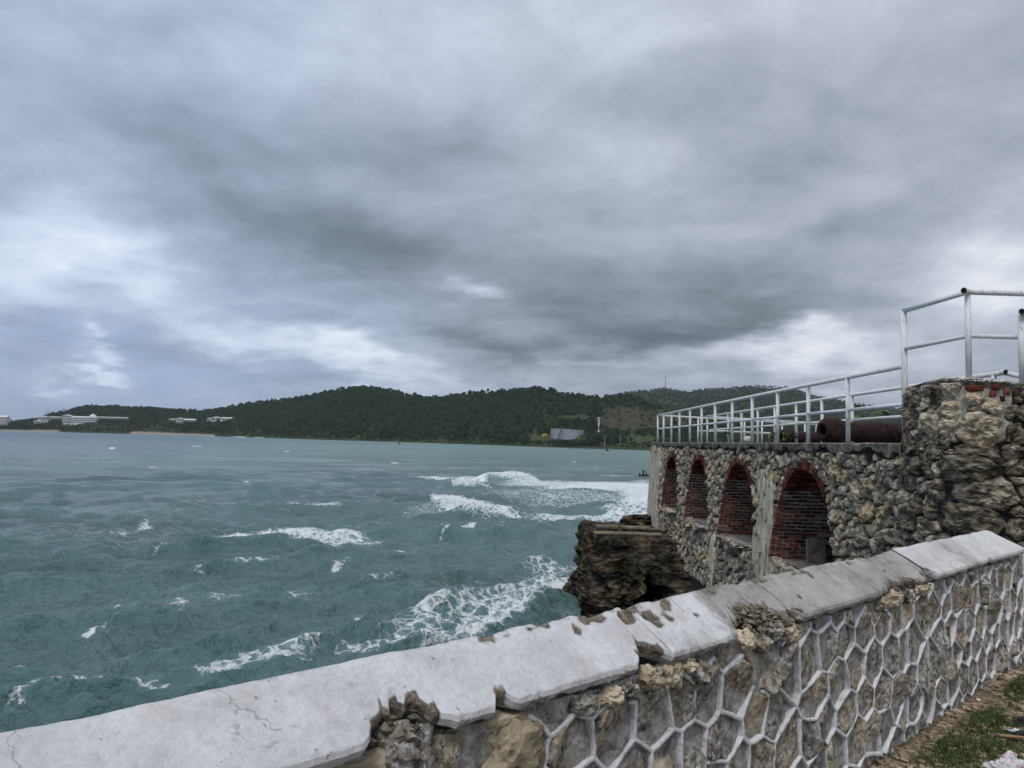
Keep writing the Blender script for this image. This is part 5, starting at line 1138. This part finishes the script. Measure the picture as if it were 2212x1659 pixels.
# ------------------------------------------------------------------ sea
azs = np.r_[np.linspace(-100, -43, 50)[:-1], np.linspace(-43, 43, 950), np.linspace(43, 100, 50)[1:]] * math.pi / 180
inv = np.r_[1 / 5.5, 1 / 7.5, np.linspace(1 / 9.5, 1 / 5200., 880)]; ds_ = np.r_[1 / inv, 9000, 20000]
D, A = np.meshgrid(ds_, azs, indexing='ij'); X = D * np.sin(A); Y = D * np.cos(A)
dr = np.gradient(ds_)[:, None] * np.ones_like(X)
Z = np.zeros_like(X); GX = np.zeros_like(X); GY = np.zeros_like(X); r = np.random.default_rng(8)
lams = np.exp(np.linspace(math.log(.40), math.log(24), 150))
for lam in lams:
    th = math.radians(-28) + r.normal() * (.42 if lam < 6 else .25); kx, ky = math.sin(th), math.cos(th); k = 2 * math.pi / lam
    amp = .0078 * lam ** (.95) * r.uniform(.5, 1.5) * (1.9 if lam < 1.5 else (1.45 if lam < 3.2 else (.75 if lam < 9 else .30))); fade = np.clip((lam / dr - 1.8) / 2.2, 0, 1); ph = r.uniform(0, 6.28)
    arg = k * (X * kx + Y * ky) + ph + .6 * np.sin(.05 * X + ph * 3) * np.sin(.04 * Y + ph); c_, s_ = np.cos(arg), np.sin(arg)
    Z += amp * fade * c_; gs = .35 if lam < 4 else .8; GX -= amp * fade * kx * s_ * gs; GY -= amp * fade * ky * s_ * gs
foam = np.zeros_like(X)
# where white water lies, measured on the photo and laid on the sea plane
r0 = np.stack([X, Y, np.full_like(X, -EYE)], -1); dd = r0 @ Fv; ok = dd > .1; PX = np.where(ok, cx_ + f_ * (r0 @ Rv) / np.where(ok, dd, 1), -9e3); PY = np.where(ok, cy_ - f_ * (r0 @ Vv) / np.where(ok, dd, 1), -9e3)
def el(x, y, rx, ry, s, rot=0.):
    global foam
    c_, s_ = math.cos(math.radians(rot)), math.sin(math.radians(rot)); a = PX - x; b = PY - y; u_ = (a * c_ + b * s_) / rx; v_ = (-a * s_ + b * c_) / ry; q = u_ * u_ + v_ * v_
    foam = np.maximum(foam, s * np.clip(1.25 * (1 - q), 0, 1) ** .7)
for e in [(1320, 1052, 190, 15, 1.), (1390, 1062, 70, 30, 1.), (1200, 1046, 160, 8, .85), (1250, 1078, 220, 22, .62), (1380, 1104, 70, 17, .98), (1260, 1124, 190, 11, .82), (1370, 1131, 90, 9, .8), (1150, 1066, 150, 16, .55),
          (1000, 1092, 80, 16, 1.2, 18), (955, 1080, 40, 14, 1.1, 15), (1060, 1113, 55, 8, 1.1, 12), (1105, 1029, 46, 10, 1.2, 3), (1020, 1043, 44, 9, 1.1, -8), (960, 1033, 90, 3, .9), (1100, 1121, 60, 4, .8, 5), (930, 1105, 90, 12, .50),
          (590, 1165, 180, 5, .92, -2), (720, 1168, 140, 17, .86, 4), (480, 1172, 130, 7, .74, -6), (370, 1185, 60, 5, .6, -20), (690, 1098, 75, 4, .66), (1008, 1146, 28, 6, .8, -20), (975, 1158, 30, 3, .7, -25), (862, 1188, 14, 4, .9),
          (1010, 1320, 250, 60, .66, -12), (1190, 1275, 110, 50, .82), (1060, 1350, 200, 30, .80, -20), (1120, 1300, 150, 34, .80, -15), (900, 1370, 150, 26, .70, -20), (1190, 1225, 90, 20, .6), (930, 1330, 60, 12, .75, -25), (570, 1430, 200, 30, .70, -18), (480, 1452, 70, 12, .72, -25), (640, 1432, 50, 10, .7),
          (200, 1462, 60, 12, .62), (131, 1498, 40, 8, .8, -25), (40, 1532, 70, 10, .66, -20), (198, 1378, 40, 6, .8, -15), (246, 1357, 16, 9, .85), (250, 1302, 12, 6, .75), (381, 1294, 32, 12, .66), (476, 1286, 50, 9, .6), (536, 1210, 90, 8, .66, -5),
          (317, 1131, 22, 5, .75), (238, 1159, 60, 6, .66, 5), (670, 1099, 70, 4, .7), (734, 1222, 30, 7, .7, -20), (778, 1330, 24, 9, .7), (857, 1345, 30, 10, .7), (242, 968, 10, 2.5, 1.), (425, 964, 18, 1.5, .8), (532, 1044, 12, 3, .9), (853, 1000, 14, 2, .8),
          (620, 975, 10, 2, .7), (330, 1010, 12, 2, .7), (1240, 998, 8, 2, .8), (1290, 1010, 10, 2, .6), (90, 1120, 30, 4, .55), (160, 1235, 40, 5, .55), (420, 1235, 40, 6, .5), (640, 1285, 60, 8, .5), (820, 1250, 60, 8, .5), (1340, 1028, 60, 1.5, .7), (60, 1425, 50, 10, .5), (330, 1500, 60, 12, .58), (770, 1405, 60, 12, .58)]: el(*e)
# surf near the far beach
dsh = np.interp(PX, np.arange(-900, 3201, 50.), [float(shore(v)) for v in np.arange(-900, 3201, 50.)]); rel = dsh - Y
brk = np.sin(PX * .09) + np.sin(PX * .037 + 1) + np.sin(PX * .21)
foam = np.maximum(foam, np.clip(1 - np.abs(rel - 70) / 45, 0, 1) * ((PX > 230) & (PX < 620)) * (brk > -.3) * .95)
# breaking crests raised above the swell
def ridge(p, q, h, wf, wb):                   # p, q: photo ends of the crest at sea level
    global Z, foam
    a = atz(*p, -EYE)[:2]; b = atz(*q, -EYE)[:2]; L_ = np.linalg.norm(b - a); u_ = (b - a) / L_; n_ = np.array([u_[1], -u_[0]]); n_ = n_ if n_[1] < 0 else -n_
    s = ((X - a[0]) * u_[0] + (Y - a[1]) * u_[1]) / L_; t = (X - a[0]) * n_[0] + (Y - a[1]) * n_[1]; t = t + 1.2 * np.sin(s * 5 + h)
    env = np.exp(-((s - .5) / .42) ** 4); prof = np.where(t > 0, np.exp(-(t / wf) ** 2), np.exp(-(t / wb) ** 2)); rg = 1 + .13 * np.sin(s * 23 + 2 * np.sin(s * 9)) * np.sin(s * 7 + 2)
    Z += h * env * prof * rg; return env * prof
e1 = ridge((905, 1092), (1115, 1128), 1.0, 2.0, 5.5); foam = np.maximum(foam, np.where(e1 > .25, e1 * 1.0 * (PX > 925), 0))
e2 = ridge((935, 1052), (1062, 1056), 1.0, 2.6, 8.); foam = np.maximum(foam, np.where(e2 > .4, e2 * .9 * (PX > 975), 0))
e3 = ridge((1035, 1040), (1165, 1041), 1.35, 3., 10.); foam = np.maximum(foam, np.where(e3 > .3, e3 * 1.0, 0))
e4 = ridge((1310, 1120), (1500, 1122), 1.5, 3., 8.); foam = np.maximum(foam, np.where(e4 > .2, e4 * 1.1, 0))
Zn = Z.copy(); ridge((330, 1200), (860, 1188), .30, 2.4, 6.); ridge((950, 1170), (1040, 1160), .4, 1.2, 3.); ridge((870, 1350), (1240, 1300), .35, 1.6, 3.5); ridge((380, 1475), (700, 1440), .25, 1.3, 3.); ridge((-40, 1545), (190, 1500), .25, 1., 2.5)
ridge((300, 1075), (900, 1062), .35, 5., 10.); ridge((430, 1048), (800, 1030), .4, 6., 12.)
# natural whitecaps where short waves pile up
hp = Zn - (np.roll(Zn, 14, 1) + np.roll(Zn, -14, 1) + np.roll(Zn, 8, 0) + np.roll(Zn, -8, 0)) / 4; zc_ = np.clip((hp - .24) * 5., 0, 1) * .47; foam = np.maximum(foam, zc_ * (D < 200))
Z += np.where(foam > .75, .10 * r.normal(size=Z.shape) * np.clip(foam - .6, 0, 1) * np.clip(D / 60, .2, 1.2), 0)
X += GX; Y += GY
V = np.stack([X, Y, Z], -1).reshape(-1, 3); nr, nc = D.shape; idx_ = np.arange(nr * nc).reshape(nr, nc); Fq = np.stack([idx_[:-1, :-1], idx_[:-1, 1:], idx_[1:, 1:], idx_[1:, :-1]], -1).reshape(-1, 4)[:, ::-1]
def sea_mat():
    m, t, b = newmat('turbid_sea_water', .12, .5); p = pos(t); sp = t.new('ShaderNodeSeparateXYZ'); t.l.new(p, sp.inputs[0]); px_, py_, pz_ = sp.outputs
    dist = t.vm('LENGTH', p, out=1)
    c = (.102, .180, .180); c2 = (.140, .245, .215); c3 = (.080, .132, .182)
    n = t.noise(p, .03, 4, .55)
    sand = t.m('MULTIPLY', t.mr(py_, 90, 240), t.mr(t.m('DIVIDE', px_, py_), -.52, -.18)); sand = t.m('MULTIPLY', sand, t.mr(n, .30, .55, .5, 1.)); far = t.mr(py_, 300, 1200, 1., .75)
    c = t.mix(t.m('MULTIPLY', sand, far), c, c2)
    c = t.mix(t.m('MULTIPLY', t.mr(py_, 60, 500), t.mr(t.m('DIVIDE', px_, py_), -.20, -.62)), c, c3)
    c = t.mix(t.mr(n, .55, .7, 0, .35), c, (.095, .165, .175))
    pt_ = t.noise(t.vm('MULTIPLY', p, (.3, 1, 1)), .07, 6, .68, .5); c = t.mix(1., c, t.ramp(pt_, [(.36, .70), (.5, .98), (.62, 1.18)]), 'MULTIPLY')
    zz_ = t.mr(pz_, -.3, .9, 0, .35); c = t.mix(zz_, c, (.045, .19, .17))
    fo = t.new('ShaderNodeAttribute', attribute_name='foam').outputs['Fac']
    wv = t.vm('ADD', p, t.vm('SCALE', t.noise(p, 1.3, 5, .65, out=1), 1.0)); wv = t.vm('MULTIPLY', wv, (1, 1, .5))
    lace = t.mr(t.voro(wv, 2.1, 'DISTANCE_TO_EDGE'), 0., .22, 1., 0.); lace2 = t.mr(t.voro(t.vm('ADD', wv, (7, 3, 0)), 6.2, 'DISTANCE_TO_EDGE'), 0., .25, 1., 0.); nf = t.noise(p, .9, 8, .75, .6)
    q = t.m('ADD', t.m('ADD', t.m('MULTIPLY', lace, .30), t.m('MULTIPLY', lace2, .16)), t.m('MULTIPLY', nf, .75))
    thr = t.m('SUBTRACT', 1.12, t.m('MULTIPLY', fo, .86)); mask = t.m('MULTIPLY', t.mr(t.m('SUBTRACT', q, thr), -.12, .26), t.mr(fo, .03, .2))
    c = t.mix(t.mr(fo, .3, 1., 0, .55), c, (.14, .31, .31))
    rot = t.new('ShaderNodeMapping'); t.l.new(p, rot.inputs['Vector']); rot.inputs['Rotation'].default_value = (0, 0, math.radians(-30)); rot.inputs['Scale'].default_value = (.16, 1., .3)
    sk = t.noise(rot.outputs[0], 1.9, 8, .72, 1.2); sk = t.m('SUBTRACT', 1., t.m('MULTIPLY', t.m('ABSOLUTE', t.m('SUBTRACT', sk, .5)), 26.), clamp=True); big_ = t.mr(t.noise(p, .055, 5, .65), .52, .66)
    sk = t.m('MULTIPLY', t.m('MULTIPLY', sk, big_), t.mr(dist, 300, 80, 0, .7)); mask = t.m('MAXIMUM', mask, sk)
    c = t.mix(mask, c, (.80, .84, .86)); t.put(b.inputs['Base Color'], c); t.put(b.inputs['Roughness'], t.m('ADD', t.m('MULTIPLY', mask, .75), t.mr(dist, 10, 800, .10, .34, False)))
    b.inputs['IOR'].default_value = 1.33
    st = t.vm('MULTIPLY', p, (1., 1., .3)); h = t.m('ADD', t.m('MULTIPLY', t.noise(st, 3.4, 7, .6, .5), .8), t.m('MULTIPLY', t.noise(t.vm('MULTIPLY', p, (.5, 1, .3)), .45, 8, .72), 1.9)); h = t.m('ADD', h, t.m('MULTIPLY', mask, .18)); h = t.m('ADD', h, t.m('MULTIPLY', t.noise(t.vm('MULTIPLY', p, (.4, 1, .3)), .09, 9, .55, .4), 13.))
    t.put(b.inputs['Normal'], t.bump(h, .9, .34)); return m
M['sea'] = sea_mat()
o = mk('water', V, Fq, M['sea'], kind='structure', smooth=True, origin=(0, 0, 0)); at = o.data.attributes.new('foam', 'FLOAT', 'POINT'); at.data.foreach_set('value', foam.astype(np.float32).ravel())

# torn tufts of white water thrown up along the two nearest breaking crests
V = []; Fq = []; r = np.random.default_rng(31)
for (xa, ya, xb, yb, h0, nn_) in ((925, 1094, 1085, 1122, 1.0, 900), (975, 1053, 1055, 1055, 1.0, 500), (1060, 1040, 1160, 1041, 1.35, 600), (1340, 1120, 1405, 1121, 1.3, 300)):
    for k in range(nn_):
        f = r.uniform(); P_ = atz(xa + (xb - xa) * f, ya + (yb - ya) * f, -EYE); sz = P_[1] * .0011 * r.uniform(.4, 1.3); e = math.sin(math.pi * f) ** .6
        c = np.array((P_[0] + r.normal() * .2, P_[1] + r.normal() * .9, h0 * e * r.uniform(.35, 1.12) + abs(r.normal()) * .10)); a1 = r.normal(size=3); a1 /= np.linalg.norm(a1); b1 = np.cross(a1, r.normal(size=3)); b1 /= np.linalg.norm(b1); i = len(V)
        V += [c + a1 * sz * 1.6, c + b1 * sz * .6, c - a1 * sz, c - b1 * sz * .6, c + np.cross(a1, b1) * sz * .7]; Fq += [(i, i + 1, i + 4), (i + 1, i + 2, i + 4), (i + 2, i + 3, i + 4), (i + 3, i, i + 4)]
mk('spray', V, Fq, simple('white_spray', (.82, .85, .87), .9, .08), label='ragged white spray torn off the breaking crests beside the fort', kind='stuff')
# surf breaking on the far beach
V = []; Fq = []; r = np.random.default_rng(12)
for (x0, x1, y0, y1) in ((232, 262, 935.2, 936.), (366, 402, 939.4, 940.6), (405, 470, 940.5, 942.6), (440, 486, 941.2, 942.8), (492, 534, 943.2, 944.6), (548, 580, 945., 946.), (600, 640, 946.6, 947.8), (0, 60, 928.6, 929.8)):
    k = int(x1 - x0); i0 = len(V)
    for i in range(k + 1):
        f = i / k; P_ = atz(x0 + (x1 - x0) * f, y0 + (y1 - y0) * f, -EYE); e = math.sin(math.pi * f) ** .5; hh = (1.3 + .5 * r.normal()) * e; hh = max(.1, hh) * P_[1] / 2000; dd_ = 16 * (P_[1] / 2000)
        V += [(P_[0], P_[1] - dd_ * e, .05), (P_[0], P_[1] - dd_ * .2, hh), (P_[0], P_[1] + dd_ * e, .05)]
    Fq += [(i0 + 3 * i + j, i0 + 3 * i + 3 + j, i0 + 3 * i + 4 + j, i0 + 3 * i + 1 + j) for i in range(k) for j in range(2)]
mk('surf', V, Fq, simple('white_surf', (.8, .83, .85), .9, .1), label='thin white lines of surf breaking along the far beach', kind='stuff')
# ------------------------------------------------------------------ air
hm = bpy.data.materials.new('sea_air'); hm.use_nodes = True; hm.node_tree.nodes.clear(); ht = NT(hm.node_tree)
pv = ht.new('ShaderNodeVolumePrincipled'); pv.inputs['Color'].default_value = (.80, .88, 1., 1); pv.inputs['Density'].default_value = 3.2e-5; pv.inputs['Anisotropy'].default_value = 0.
ho = ht.new('ShaderNodeOutputMaterial'); hm.node_tree.links.new(pv.outputs[0], ho.inputs['Volume'])
MB().box((0, 500, 245), (50000, 50000, 520)).build('haze', hm, kind='stuff', label='thin sea haze over the whole bay')
